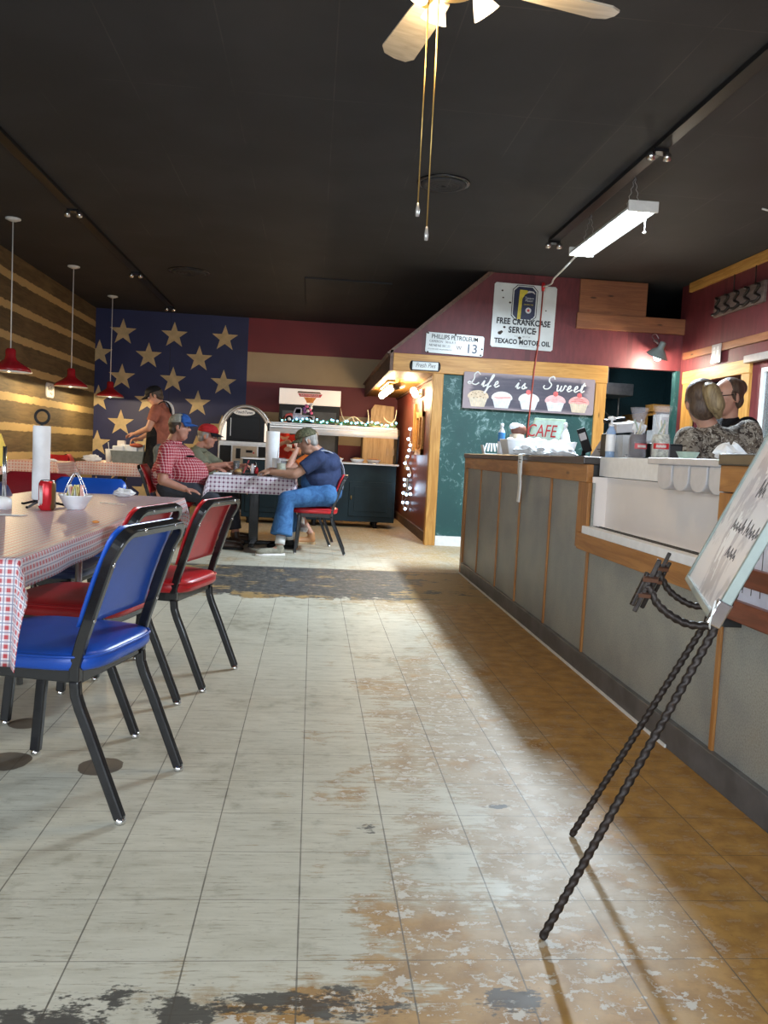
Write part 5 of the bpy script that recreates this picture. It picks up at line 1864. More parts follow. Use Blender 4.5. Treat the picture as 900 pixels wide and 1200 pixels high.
# ------------------------------------------------------------------ on the waiter's table
t = thing('bus_tub', 'grey bus tub piled with dishes on the waiter\'s table', 'tub', (-2.40, 11.05, ZT))
mb = MB()
vs = []
for q, z0 in ((0, 0), (.008, .008)):
    for w_, d_, z_ in ((.19, .13, z0), (.215, .15, .16)):
        w_, d_ = w_ - q, d_ - q
        vs += [(-w_, -d_, z_), (w_, -d_, z_), (w_, d_, z_), (-w_, d_, z_)]
fs = [(3, 2, 1, 0), (8, 9, 10, 11)]
for i in range(4):
    j = (i + 1) % 4
    fs += [(i, j, 4 + j, 4 + i), (8 + j, 8 + i, 12 + i, 12 + j), (4 + i, 4 + j, 12 + j, 12 + i)]
mb._add(vs, fs).build('tub', M['tubgrey'], t, bevel=.006)
for k, (x, y, z, w_, m_) in enumerate(((-.14, -.03, .17, .07, 'paper'), (-.06, .02, .18, .06, 'paper'), (.03, -.02, .17, .07, 'white'), (.12, .03, .17, .06, 'paper'), (-.12, .06, .20, .05, 'cream'))):
    MB().box(x - w_, x + w_, y - .04, y + .04, .05, z + .05 + .01 * k).build('dirty_dish', M[m_], t, bevel=.012)
MB().ball((.09, -.04, .235), (.09, .05, .028), 14).build('red_rag', M['ragred'], t)
t = thing('paper_cup', 'white paper cup with a straw beside the grey bus tub', 'cup', (-2.66, 11.02, ZT))
MB().lathe([(0, 0), (.034, 0), (.044, .16), (.0, .165)], n=22).build('cup', M['white'], t)
MB().lathe([(.044, .16), (.047, .16), (.046, .172), (.0, .174)], n=22).build('lid', M['white'], t)
MB().tube([(0, 0, .17), (-.012, 0, .26)], .004, 8).build('straw', M['paper'], t)
o = crumple(.13, .06, .09, 13).build('napkin_heap', M['paper'])
o.location = (-2.86, 10.98, ZT)
tag(o, 'heap of white napkins at the left end of the waiter\'s table', 'napkin heap')
o = crumple(.07, .04, .03, 14).build('napkin', M['paper'])
o.location = (-3.10, 10.1, ZT)
tag(o, 'white napkin on the small table by the log wall', 'napkin')

# ------------------------------------------------------------------ food bar at the back
BY = 11.32
fb = thing('food_bar', 'dark teal food bar cabinet with a frosted shelf above it', 'food bar', (.15, 11.6, 0))
Ofb = Vector((.15, 11.6, 0))
fp = lambda mb, n_, m_, **k: mb.build(n_, m_, fb, off=Ofb, **k)
fp(MB().box(-.95, 1.16, BY, 11.95, .085, .875), 'cabinet', M['darkteal'], bevel=.006)
fp(MB().box(-.97, 1.19, BY - .04, 11.97, .875, .90), 'counter_top', M['silver'], bevel=.004)
for x0, x1 in ((-.90, -.42), (-.38, .10), (.52, 1.12)):
    dr = fp(MB().box(x0, x1, BY - .018, BY, .16, .64), 'door', M['darkteal'], bevel=.004)
    MB().box(x0 + .07 - .15, x1 - .07 - .15, BY - .024 - 11.6, BY - .018 - 11.6, .23, .57).build('raised_panel', M['darkteal'], dr, bevel=.006)
    MB().ball((x0 + .03 - .15, BY - .03 - 11.6, .42), (.010, .012, .03), 10).build('knob', M['brass'], dr)
for x in (-.85, .05, .90):
    for y in (BY + .05, 11.88):
        fp(MB().lathe([(0, 0), (.03, 0), (.035, .02), (.025, .05), (.04, .085), (0, .085)], (x, y, 0), 14), 'foot', M['black'])
fp(MB().box(-.60, 1.14, BY - .02, 11.75, 1.375, 1.40), 'shelf_top', M['white'], bevel=.004)
# curved frosted guard hanging from the shelf
mb = MB()
arc = [(BY - .02, 1.385), (BY - .06, 1.375), (BY - .10, 1.345), (BY - .135, 1.30), (BY - .15, 1.25)]
vs = []
for x in (-.60, 1.14):
    vs += [(x, a, b) for a, b in arc] + [(x, a + .006, b) for a, b in arc]
n = len(arc)
fs = []
for i in range(n - 1):
    fs += [(i, i + 1, 2 * n + i + 1, 2 * n + i), (n + i + 1, n + i, 3 * n + i, 3 * n + i + 1)]
fs += [(n - 1, 2 * n - 1, 4 * n - 1, 3 * n - 1), (0, 2 * n, 3 * n, n)]
fs += [tuple(list(range(n)) + list(range(2 * n - 1, n - 1, -1))), tuple(list(range(2 * n, 3 * n)) + list(range(4 * n - 1, 3 * n - 1, -1)))]
mb._add(vs, fs, True)
fp(mb, 'sneeze_guard', M['frost'])
for zz in (1.29, 1.33, 1.36):
    fp(MB().box(-.60, 1.14, BY - .15 + (zz - 1.25) * .3 + .012, BY - .146 + (zz - 1.25) * .3 + .012, zz, zz + .012), 'guard_strip', M['silver'])
fp(MB().prism([(BY - .02, .90), (11.7, .90), (11.7, 1.38), (BY - .02, 1.38), (BY - .13, 1.30), (BY - .10, 1.24)], lambda a, b, h: (1.14 + h, a, b), .03), 'end_panel', M['black'], bevel=.004)
fp(MB().prism([(BY + .10, .90), (BY + .16, .90), (BY + .16, 1.38), (BY - .12, 1.38), (BY - .12, 1.30)], lambda a, b, h: (-.63 + h, a, b), .03), 'end_bracket', M['black'], bevel=.004)
for x in (1.02, 1.10):
    fp(MB().box(x - .015, x + .015, BY - .012, BY, 1.02, 1.12), 'label_plate', M['tanwood'])
for x in (.33, .62, .85):
    t = thing('food_dish', ('small bowl of food at the left end of the open food bar counter', 'pale food dish in the middle of the food bar counter', 'wide orange food dish at the right end of the food bar counter')[(.33, .62, .85).index(x)], 'dish', (x, 11.5, .90))
    MB().lathe([(0, 0), (.07, 0), (.10, .05), (.095, .05), (.066, .008), (0, .008)], n=20).build('dish', M['white'], t)
    MB().ball((0, 0, .04), (.085, .085, .03), 14).build('food', M['orangefood' if x > .7 else 'bun'], t)

# garland with ice-blue lights along the shelf
random.seed(21)
g_ = thing('light_garland', 'leafy garland with ice blue fairy lights along the frosted shelf', 'garland', (.28, BY + .02, 1.40))
path = smooth_path([(-.72 + 1.5 * k / 14 * 1.04, .03 * math.sin(k * 1.7), .022 + .012 * math.sin(k * 2.3)) for k in range(15)], 4)
MB().tube(path, .006, 6).build('stem', M['leaf'], g_)
lv = MB()
for k in range(230):
    p = path[random.randrange(len(path))]
    a, e_ = random.uniform(0, 6.28), random.uniform(-.2, .9)
    d = Vector((math.cos(a) * math.cos(e_), math.sin(a) * math.cos(e_), math.sin(e_)))
    s_ = d.cross(Vector((0, 0, 1))).normalized() * .013
    c = p + d * .012
    up_ = d.cross(s_).normalized() * .003
    lv._add([c, c + d * .022 + s_ + up_, c + d * .055, c + d * .022 - s_ + up_], [(0, 1, 2, 3)], False)
lvo = lv.build('leaves', M['leaf'], g_, fix=False)
lvo['kind'] = 'stuff'
for k in range(34):
    p = path[int((k + .5) / 34 * len(path))] + Vector((0, random.uniform(-.05, .0), random.uniform(.005, .045)))
    MB().ball(p, .014, 8, rings=6).build('fairy_light', M['icelight'], g_)

# toy pickup truck with flowers
t = thing('toy_truck', 'red and grey toy pickup truck with pink flowers on the shelf', 'toy truck', (-.20, BY + .10, 1.40))
MB().prism([(-.21, .05), (.20, .05), (.20, .11), (.02, .115), (.0, .115), (-.12, .115), (-.205, .10)], lambda a, b, h: (a, h - .075, b), .15).build('body', M['toygrey'], t, bevel=.01)
MB().prism([(-.215, .045), (-.09, .045), (-.10, .125), (-.14, .135), (-.20, .115)], lambda a, b, h: (a, h - .08, b), .16).build('hood', M['toyred'], t, bevel=.014)
cabn = MB().prism([(-.10, .11), (.02, .11), (.02, .205), (.005, .215), (-.06, .215), (-.085, .18)], lambda a, b, h: (a, h - .065, b), .13).build('cab', M['toygrey'], t, bevel=.01)
MB().prism([(-.075, .135), (.005, .135), (.005, .195), (-.055, .195)], lambda a, b, h: (a, -.067 - h * .0, b), .002).build('side_window', M['screen'], cabn)
for x in (-.145, .13):
    for s in (-1, 1):
        m90 = Matrix.Rotation(PI / 2, 3, 'X')
        w = MB().lathe([(0, -.015), (.045, -.015), (.05, -.008), (.05, .008), (.045, .015), (0, .015)], (x, s * .085, .05), 20, m=m90).build('wheel', M['black'], t)
        MB().lathe([(0, -.018), (.022, -.018), (.024, .018), (0, .018)], (x, s * .085, .05), 16, m=m90).build('hubcap', M['whitepaint'], w)
for k in range(9):
    MB().ball((.10 + .05 * math.cos(k * 2.4), .03 * math.sin(k * 1.9), .15 + .014 * k), (.024, .024, .022), 10).build('flower', M[('pinkflower', 'purpleflower', 'paper')[k % 3]], t)
# antlers
def antler(name, label, loc, pts, tines, r=.014):
    t = thing(name, label, 'antler', loc)
    P = smooth_path(pts, 6)
    MB().tube(P, [r * (1 - .65 * i / (len(P) - 1)) for i in range(len(P))], 10).build('beam', M['antler'], t)
    for tn in tines:
        Q = smooth_path(tn, 5)
        MB().tube(Q, [r * .75 * (1 - .8 * i / (len(Q) - 1)) for i in range(len(Q))], 8).build('tine', M['antler'], t)
antler('antler', 'shed antler with a tall tine lying on the shelf beside the truck', (.52, BY + .12, 1.40), [(-.24, 0, .015), (-.12, 0, .06), (.02, 0, .13), (.14, .02, .06), (.26, .02, .02)], [[(-.10, 0, .07), (-.14, .01, .13), (-.17, .0, .24)], [(.0, 0, .12), (.03, 0, .07), (.1, -.02, .03)]])
antler('antler', 'upright pronged antler at the middle right of the shelf', (.85, BY + .14, 1.40), [(-.06, 0, .02), (-.10, 0, .08), (-.105, 0, .16), (-.12, .0, .24)], [[(-.04, 0, .02), (.04, 0, .03), (.07, .0, .10)]], .013)
antler('antler', 'curved antler at the right end of the shelf by the wall', (1.05, BY + .16, 1.40), [(-.10, 0, .02), (.0, 0, .05), (.07, 0, .13), (.09, .01, .26)], [[(.02, 0, .07), (-.06, .0, .11), (-.09, 0, .16)]], .014)

# drinks fridge, jukebox, cabinet and board against the back wall
t = thing('drinks_fridge', 'tall black glass door fridge with a white lit header', 'fridge', (-.085, 13.35, 0))
MB().box(-.475, .475, -.35, .36, 0, 1.74).build('body', M['black'], t, bevel=.01)
MB().box(-.48, .48, -.38, .36, 1.74, 1.985).build('header', M['headerlit'], t, bevel=.008)
for s in (-1, 1):
    d_ = MB().box(*sorted((s * .01, s * .46)), -.372, -.35, .12, 1.70).build('door_frame', M['black'], t, bevel=.004)
    MB().box(*sorted((s * .055, s * .42)), -.376, -.372, .18, 1.64).build('glass', M['fridgeglass'], d_)
    MB().tube([(s * .035, -.40, .8), (s * .035, -.40, 1.2)], .012, 8).build('handle', M['silver'], d_)
e = MB().prism([(-.19, .055), (.19, .055), (.16, .005), (-.16, .005)], lambda a, b, h: (a, -.3815 - h, 1.86 + b), .002).build('emblem', M['redpaint'], t)
MB().prism([(-.19, .088), (.15, .088), (.17, .062), (-.2, .062)], lambda a, b, h: (a, -.3815 - h, 1.86 + b), .002).build('emblem_bar', M['oldwood'], e)
MB().prism([(-.10, 0), (.10, 0), (.06, -.055), (.05, -.085), (-.05, -.085), (-.06, -.055)], lambda a, b, h: (a, -.3815 - h, 1.86 + b), .002).build('emblem_foot', M['orangefood'], e)
strokes([[(-.15 + .03 * k, .02), (-.14 + .03 * k, .045), (-.13 + .03 * k, .02)] for k in range(10)], lambda a, b: (a, -.3845, 1.86 + b), .003, M['whitepaint'], e)

t = thing('jukebox', 'jukebox with a silver arched top and black screen', 'jukebox', (-1.07, 13.3, 0))
def archpts(w, h0, h1, n=20):
    r_ = h1 - h0
    return [(-w, h0)] + [(-w * math.cos(PI * k / n), h0 + r_ * math.sin(PI * k / n)) for k in range(1, n)] + [(w, h0)]
MB().prism([(-.42, 0), (.42, 0)] + list(reversed(archpts(.42, 1.26, 1.70))), lambda a, b, h: (a, h - .25, b), .5).build('body', M['silver'], t, bevel=.012)
MB().prism([(-.37, 1.12), (.37, 1.12)] + list(reversed(archpts(.37, 1.26, 1.645))), lambda a, b, h: (a, -.251 - h, b), .012).build('black_face', M['screen'], t)
MB().tube([(a, -.255, b) for a, b in archpts(.395, 1.12, 1.672)], .028, 10).build('arch_trim', M['silver'], t)
sc_ = MB().box(-.24, .22, -.272, -.262, 1.15, 1.50).build('screen', M['screen'], t, bevel=.006)
MB().box(-.235, -.225, -.276, -.272, 1.2, 1.48).build('screen_edge', M['silver'], sc_)
for s in (-1, 1):
    MB().prism([(-.035, 0), (.035, 0), (.035, .28), (.0, .34), (-.035, .28)], lambda a, b, h: (s * .33 + a, -.263 - h, 1.13 + b), .01).build('side_light', M['jukelight'], t)
nm = MB().prism([(.17 * math.cos(a), .05 * math.sin(a)) for a in [2 * PI * k / 30 for k in range(30)]], lambda a, b, h: (a - .03, -.263 - h, 1.575 + b), .01).build('name_plate', M['white'], t)
text('TouchTunes', .058, (-.03, -.2735, 1.558), UP, M['navyink'], nm, .3, sx=.88, bold=.0008)
MB().box(-.40, .40, -.27, -.25, 1.07, 1.12).build('middle_rail', M['silver'], t, bevel=.004)
MB().box(-.39, -.21, -.262, -.25, .62, 1.05).build('speaker_grille', M['black'], t, bevel=.004)
MB().box(.21, .39, -.262, -.25, .62, 1.05).build('speaker_grille', M['black'], t, bevel=.004)
pn = MB().box(-.19, .19, -.268, -.25, .62, 1.05).build('control_panel', M['beige'], t, bevel=.004)
for x, z, w_, h_, m_ in ((-.10, .93, .035, .08, 'black'), (.07, .97, .05, .02, 'black'), (.10, .82, .04, .05, 'rust'), (-.0, .86, .03, .008, 'greyink'), (.14, .95, .012, .012, 'redpaint'), (-.08, .72, .05, .02, 'silver')):
    MB().box(x - w_, x + w_, -.272, -.268, z - h_, z + h_).build('button_panel', M[m_], pn)
MB().box(-.41, .41, -.262, -.25, .05, .60).build('lower_panel', M['black'], t, bevel=.004)

t = thing('wood_cabinet', 'tan barn wood cabinet behind the food bar at the back', 'cabinet', (1.03, 13.1, 0))
MB().box(-.26, .27, -.2, .25, 0, 1.33).build('body', M['tanwood'], t, bevel=.006)
MB().box(-.24, -.01, -.212, -.2, .55, 1.29).build('door', M['tanwood'], t, bevel=.004)
MB().box(.01, .25, -.212, -.2, .55, 1.29).build('door', M['tanwood'], t, bevel=.004)
t = thing('barn_board', 'tan wooden board with a chipped corner leaning above the antlers', 'board', (1.08, 13.12, 1.33))
MB().prism([(-.19, 0), (.19, 0), (.185, .47), (-.13, .49), (-.15, .46), (-.185, .40)], lambda a, b, h: (a, h + b * .12, b), .025).build('board', M['tanwood'], t, bevel=.003)

# light bar under the eave
t = thing('bulb_bar', 'bar of five bright warm bulbs hung under the wooden eave', 'light fixture', (.98, 11.5, 2.01))
MB().box(-.05, .05, -.75, .85, -.03, 0).build('bar', M['brass'], t, bevel=.004)
for k in range(5):
    y = -.60 + .33 * k
    s_ = MB().lathe([(0, -.03), (.022, -.03), (.022, -.065), (0, -.065)], (0, y, 0), 14).build('socket', M['brass'], t)
    MB().ball((0, y, -.105), (.047, .047, .05), 14).build('bulb', M['bulbwarm'], s_)
    if k in (0, 2, 4):
        point_light('bulb_bar_light', (.98, 11.5 + y, 1.83), BAR_W, (1, .74, .42), .05)
t = thing('can_spotlight', 'brown cylinder spotlight under the eave beside the bright bulbs', 'spotlight', (1.08, 10.72, 2.01))
MB().tube([(0, 0, 0), (0, 0, -.05)], .012, 8).build('stem', M['brass'], t)
MB().tube([(-.06, -.06, -.095), (.05, .05, -.055)], .042, 18).build('can', M['brown'], t)
t = thing('wall_lamp', 'two bulb wall lamp glowing on the red plank wall', 'wall lamp', (1.375, 10.75, 1.86))
MB().box(-.01, .025, -.12, .12, -.05, .05).build('back_plate', M['antler'], t, bevel=.006)
for y, z in ((-.10, -.02), (.10, .03)):
    MB().tube([(-.01, y, z), (-.06, y, z)], .012, 8).build('arm', M['brass'], t)
    MB().ball((-.09, y, z), (.045, .045, .05), 14).build('bulb', M['bulbwarm'], t)
point_light('wall_lamp_light', (1.20, 10.75, 1.86), BAR_W * .6, (1, .80, .55), .05)
t = thing('plaque', 'small round topped tan plaque under the wall lamp', 'plaque', (1.398, 10.72, 1.68))
MB().prism([(-.10, -.08), (.10, -.08)] + [(.10 * math.cos(a), .0 + .09 * math.sin(a)) for a in [PI * k / 10 for k in range(11)]], lambda a, b, h: (-h, a, b), .02).build('plaque', M['tanwood'], t, bevel=.003)

t = thing('barn_window_frame', 'empty pine window frame with two openings hung on the red planks', 'wall decoration', (1.398, 10.78, 1.33))
mb = MB()
for y0, y1, z0, z1 in ((-.36, -.29, -.28, .28), (-.06, .0, -.28, .28), (.29, .36, -.28, .30), (-.36, .36, .21, .28), (-.36, .36, -.28, -.20)):
    mb.box(-.03, .0, y0, y1, z0, z1)
mb.build('frame', M['pine'], t, bevel=.003)
t = thing('coat_post', 'tall narrow pine board standing against the red planks', 'board', (1.385, 11.35, 1.40))
MB().box(-.02, .013, -.05, .05, -.30, .35).build('board', M['pine_z'], t, bevel=.003)
for y, z, lab in ((11.9, .62, 'lower pale wooden switch plate on the red plank wall'), (12.3, .92, 'upper pale wooden plate on the red planks beside the food bar')):
    t = tag(MB().box(-.012, .0, -.05, .05, -.09, .09).build('wall_plate', M['antler'], bevel=.003), lab, 'wall plate')
    t.location = (1.398, y, z)

t = thing('string_lights', 'string of blue white bulbs hanging down the red plank wall', 'string lights', (1.37, 11.1, 1.4))
random.seed(4)
BL = [(11.59, 1.41), (11.73, 1.27), (11.45, 1.18), (11.55, 1.11), (11.72, 1.02), (12.0, 0.92), (11.59, 0.85), (11.4, 0.76), (11.94, 0.68), (11.89, 0.6), (11.22, 0.59), (12.02, 0.48), (11.13, 0.51), (11.58, 0.48), (12.0, 0.34), (11.47, 0.37), (11.66, 0.27)]
BP = [Vector((0, y - 11.1, z - 1.4)) for y, z in BL]
P = smooth_path([Vector((0, BP[0].y, .03))] + BP + [Vector((0, BP[-1].y + .6, -1.08)), Vector((0, BP[-1].y + .5, -.95)), Vector((0, BP[-1].y + .1, -.86))], 5)
MB().tube(P, .005, 6).build('wire', M['whitepaint'], t)
for k, p in enumerate(BP):
    MB().ball(p + Vector((-.02, 0, 0)), (.021, .021, .021), 10, rings=8).build('bulb', M['bluelight'], t)
for z in (1.0, .6):
    point_light('string_light_glow', (1.28, 11.15, z), 1.2, (.6, .78, 1), .08)
# ------------------------------------------------------------------ people
def headframe(yaw, pitch, roll=0):
    """x forward, y left, z up; pitch>0 looks down"""
    return Matrix.Rotation(yaw, 3, 'Z') @ Matrix.Rotation(pitch, 3, 'Y') @ Matrix.Rotation(roll, 3, 'X')


def head_elems(c, m, jowl=0.0):
    f = lambda x, y, z: c + m @ Vector((x, y, z))
    el = [('e', f(-.012, 0, .03), (.094, .074, .086), m), ('e', f(.022, 0, -.025), (.066, .060 + jowl * .3, .088), m),
          ('e', f(.035, 0, -.078), (.045, .042 + jowl * .4, .036 + jowl * .4), m),
          ('c', f(.083, 0, .018), .011, f(.100, 0, -.020), .015), ('c', f(.096, .009, -.024), .009, f(.096, -.009, -.024), .009),
          ('c', f(.074, -.032, .030), .011, f(.074, .032, .030), .011), ('c', f(.078, -.018, -.052), .009, f(.078, .018, -.052), .009),
          ('c', f(.074, -.014, -.066), .009, f(.074, .014, -.066), .009), ('e', f(.068, 0, -.096), (.018, .020, .014), m)]
    for s in (-1, 1):
        el += [('e', f(-.010, s * .075, -.010), (.020, .010, .032), m), ('e', f(.052, s * .038, -.025), (.022, .022, .022), m)]
    if jowl:
        el += [('e', f(.01, 0, -.105), (.05, .05, .035), m)]
    return el


def hand_elems(w, d, n, side, curl=.6):
    """palm and five bent fingers: w wrist, d direction, n palm normal, side +1 puts the thumb along d x n"""
    d = Vector(d).normalized()
    n = Vector(n)
    n = (n - d * n.dot(d)).normalized()
    s = d.cross(n) * side
    w = Vector(w)
    el = []
    for k, (o, L) in enumerate(((.030, .070), (.010, .078), (-.010, .072), (-.029, .058))):
        a = w + s * o * .55 + d * .012
        kn = w + s * o + d * (.088 - .004 * k)
        el.append(('c', a, .014, kn, .0115))
        d1 = (d * math.cos(curl * .6) + n * math.sin(curl * .6) + s * o * 1.2).normalized()
        p1 = kn + d1 * L * .5
        d2 = (d * math.cos(curl * 1.5) + n * math.sin(curl * 1.5) + s * o * .8).normalized()
        p2 = p1 + d2 * L * .5
        el += [('c', kn, .0105, p1, .0092), ('c', p1, .0092, p2, .0075)]
    b = w + s * .022 + d * .022
    t1 = b + (s * .75 + d * .6 + n * .25).normalized() * .042
    t2 = t1 + (d * .9 + s * .25 + n * .45).normalized() * .030
    el += [('c', b, .015, t1, .0115), ('c', t1, .0112, t2, .0085)]
    return el


def cap(parent, off, c, m, mat, brim_mat, front_mat=None, lift=0.0, back_mat=None):
    f = lambda x, y, z: c + m @ Vector((x, y, z)) - off
    mb = MB()
    N, R = 28, 9
    vs, fs = [], []
    for i in range(R + 1):
        th = PI / 2 * i / R
        for k in range(N):
            a = 2 * PI * k / N
            r = math.cos(th) ** .75
            zz = .045 + lift + .092 * math.sin(th) ** 1.0
            x = .112 * r * math.cos(a) - .004
            y = .092 * r * math.sin(a)
            vs.append(f(x, y, zz + .006 * math.cos(a) * (1 - i / R)))
    for i in range(R):
        for k in range(N):
            fs.append((i * N + k, i * N + (k + 1) % N, (i + 1) * N + (k + 1) % N, (i + 1) * N + k))
    fs.append(tuple(range(N - 1, -1, -1)))
    front = [q for q in fs if front_mat and q is not fs[-1] and (m.inverted() @ (vs[q[0]] + off - c)).x > .015]
    rest = [q for q in fs if q not in front]
    mb._add(vs, rest, True)
    o = mb.build('cap', mat, parent)
    so = o.modifiers.new('s', 'SOLIDIFY'); so.thickness = .003
    if front:
        g = MB()._add(vs, front, True).build('cap_front', front_mat, o)
        so = g.modifiers.new('s', 'SOLIDIFY'); so.thickness = .004; so.offset = 1
    MB().ball(f(-.004, 0, .138 + lift), (.008, .008, .005), 10).build('cap_button', brim_mat, o)
    b = MB()
    vs, fs = [], []
    NB = 14
    for j in range(5):
        t = j / 4
        for k in range(NB + 1):
            a = -1.25 + 2.5 * k / NB
            x = .106 * math.cos(a * .95) + t * .078 * max(0, math.cos(a * 1.15)) ** .6 - .006
            y = .088 * math.sin(a * .95) * (1 + .04 * t)
            z = .050 + lift - .020 * t - .022 * (abs(a) / 1.25) ** 2 * t
            vs.append(f(x, y, z))
    for j in range(4):
        for k in range(NB):
            q = j * (NB + 1) + k
            fs.append((q, q + 1, q + NB + 2, q + NB + 1))
    b._add(vs, fs, True)
    bo = b.build('cap_brim', brim_mat, o)
    so = bo.modifiers.new('s', 'SOLIDIFY'); so.thickness = .004
    return o


def face_parts(parent, off, c, m, brow, iris=None):
    f = lambda x, y, z: c + m @ Vector((x, y, z)) - off
    for s in (-1, 1):
        e = MB().ball(f(.073, s * .031, .010), (.011, .014, .009), 12, m).build('eye', M['eyewhite'], parent)
        MB().ball(f(.082, s * .031, .010), (.004, .006, .006), 8, m).build('iris', M['ink'], e)
        MB().tube(smooth_path([f(.080, s * .014, .031), f(.084, s * .030, .036), f(.074, s * .048, .030)], 3), .0045, 6).build('eyebrow', brow, parent)
    MB().ball(f(.084, 0, -.059), (.006, .022, .0035), 12, m).build('mouth', M['lip'], parent)


def person(label, loc, group=None):
    return thing('person', label, 'person', loc, 0, group)


def shoe(parent, off, heel, toe, mat, sole, h=.075, w=.045):
    heel, toe = Vector(heel), Vector(toe)
    d = (toe - heel); L = d.length; d.normalize()
    up = Vector((0, 0, 1))
    el = [('e', heel + d * .05 + up * .055, (.050, w * .82, .055), Matrix.Rotation(math.atan2(d.y, d.x), 3, 'Z')),
          ('c', heel + d * .05 + up * .045, w * .85, toe - d * .055 + up * .036, w * .78),
          ('e', toe - d * .05 + up * .032, (.055, w, .030), Matrix.Rotation(math.atan2(d.y, d.x), 3, 'Z')),
          ('c', heel + d * .055 + up * .06, .042, heel + d * .05 + up * (h + .03), .042)]
    o = fuse('shoe', el, .008, mat, parent, off, 3)
    s = d.cross(up)
    pts = []
    for k in range(20):
        a = 2 * PI * k / 20
        ww = w * (1.02 if math.cos(a) > 0 else .86)
        p = heel + d * (L * .5 + math.cos(a) * L * .53) + s * (math.copysign(abs(math.sin(a)) ** .7, math.sin(a)) * ww)
        pts.append((p.x, p.y))
    z0 = min(heel.z, toe.z)
    MB().prism(pts, lambda a, b, q: Vector((a, b, z0 + q)) - off, .022).build('sole', sole, o, bevel=.004)
    return o


V3 = lambda *a: Vector(a)


def make_person(label, cfg):
    g = cfg.get
    root = V3(*g('root'))
    t = person(label, root, g('group'))
    off = root
    c, m = V3(*g('head')), headframe(*g('face'))
    nk, ch, pel = V3(*g('neck')), V3(*g('chest')), V3(*g('pelvis'))
    sh = [V3(*p) for p in g('sh')]
    el_, wr = [V3(*p) for p in g('el')], [V3(*p) for p in g('wr')]
    k = g('scale', 1.0)
    E = head_elems(c, m, g('jowl', 0))
    E += [('c', nk, .056 * k, c + m @ V3(-.015, 0, -.05), .050 * k)]
    E += [('c', pel, .125 * k, ch, .125 * k), ('c', sh[0].lerp(ch, .3), .075 * k, sh[1].lerp(ch, .3), .075 * k), ('c', ch, .10 * k, nk, .05 * k)]
    for i in (0, 1):
        E += [('c', sh[i], .056 * k, el_[i], .044 * k), ('c', el_[i], .044 * k, wr[i], .029 * k)]
        hd, hn, sd, cu = g('hands')[i]
        E += hand_elems(wr[i], hd, hn, sd, cu)
    hp = [V3(*p) for p in g('hip')]
    kn = [V3(*p) for p in g('kn')]
    an = [V3(*p) for p in g('an')]
    toe = [V3(*p) for p in g('toe')]
    for i in (0, 1):
        E += [('c', hp[i], .085 * k, kn[i], .060 * k), ('c', kn[i], .058 * k, an[i], .040 * k), ('c', an[i] - V3(0, 0, .03), .032 * k, V3(an[i].x * .5 + toe[i].x * .5, an[i].y * .5 + toe[i].y * .5, g('shoe_z', (0, 0))[i] + .036), .018 * k)]
    body = fuse('body', E, g('voxel', .0075), g('skin'), t, off, 3)
    face_parts(t, off, c, m, g('brow'))
    # hair at the back and sides
    f = lambda x, y, z: c + m @ V3(x, y, z)
    if g('hair'):
        H = [('e', f(-.030, 0, .035), (.088, .081, .088), m), ('e', f(-.055, 0, -.025), (.050, .068, .060), m)] + ([('e', f(-.022, 0, .040), (.098, .088, .090), m), ('e', f(-.050, 0, -.03), (.058, .078, .075), m)] if g('longhair') else [])
        H += [('c', f(.012, s * .074, .02), .012, f(.004, s * .076, -.02), .009) for s in (-1, 1)]
        H += g('hair_extra', lambda f, m: [])(f, m)
        fuse('hair', H, .008, g('hair'), t, off, 2)
    # shirt
    SH = [('c', ch, .150 * k, sh[0].lerp(ch, .35), .098 * k), ('c', ch, .150 * k, sh[1].lerp(ch, .35), .098 * k), ('c', ch, .150 * k, pel + (ch - pel) * g('shirt_low', .25), .155 * k),
          ('c', ch, .12 * k, nk - (nk - ch) * .12, .070 * k)]
    SH += g('belly', [])
    for i in (0, 1):
        q = g('sleeve', .72)
        e = sh[i].lerp(el_[i], q)
        SH += [('c', sh[i], .080 * k, sh[i].lerp(el_[i], .4), .074 * k), ('f', sh[i], .074 * k, e, .070 * k)]
    so = fuse('shirt', SH, .010, g('shirt'), t, off, 4)
    if g('collar'):
        MB().tube([nk + m @ V3(.075 * math.cos(a), .078 * math.sin(a), -.02 + .012 * math.cos(a)) - off for a in [2 * PI * j / 20 for j in range(21)]], .020, 8, cap=False, flat=1.3).build('collar', g('shirt'), so)
    # trousers
    if g('pants'):
        P = [('c', hp[0], .118 * k, hp[1], .118 * k), ('c', pel, .150 * k, (hp[0] + hp[1]) / 2, .135 * k)]
        for i in (0, 1):
            en = kn[i].lerp(an[i], g('hem', .9))
            w_ = g('flare', .072)
            P += [('c', hp[i], .110 * k, kn[i], .080 * k), ('c', kn[i], .080 * k, kn[i].lerp(en, .3), .074 * k)]
            if g('hem', .9) > 0:
                P += [('f', kn[i], .072 * k, en, w_ * k)]
        P += g('pants_extra', [])
        fuse('trousers', P, .010, g('pants'), t, off, 4)
    if g('shoes'):
        for i in (0, 1):
            d = (toe[i] - an[i]); d.z = 0; d.normalize()
            hz = g('shoe_z', (0, 0))[i]
            hl = V3(an[i].x, an[i].y, hz) - d * .05
            shoe(t, off, hl, hl + d * .285, g('shoes')[i], g('soles')[i])
            if g('socks'):
                MB().tube([an[i] + V3(0, 0, .0) - off, an[i] + (kn[i] - an[i]) * .18 - off], .050, 14).build('sock', g('socks'), t)
    return t, c, m, off


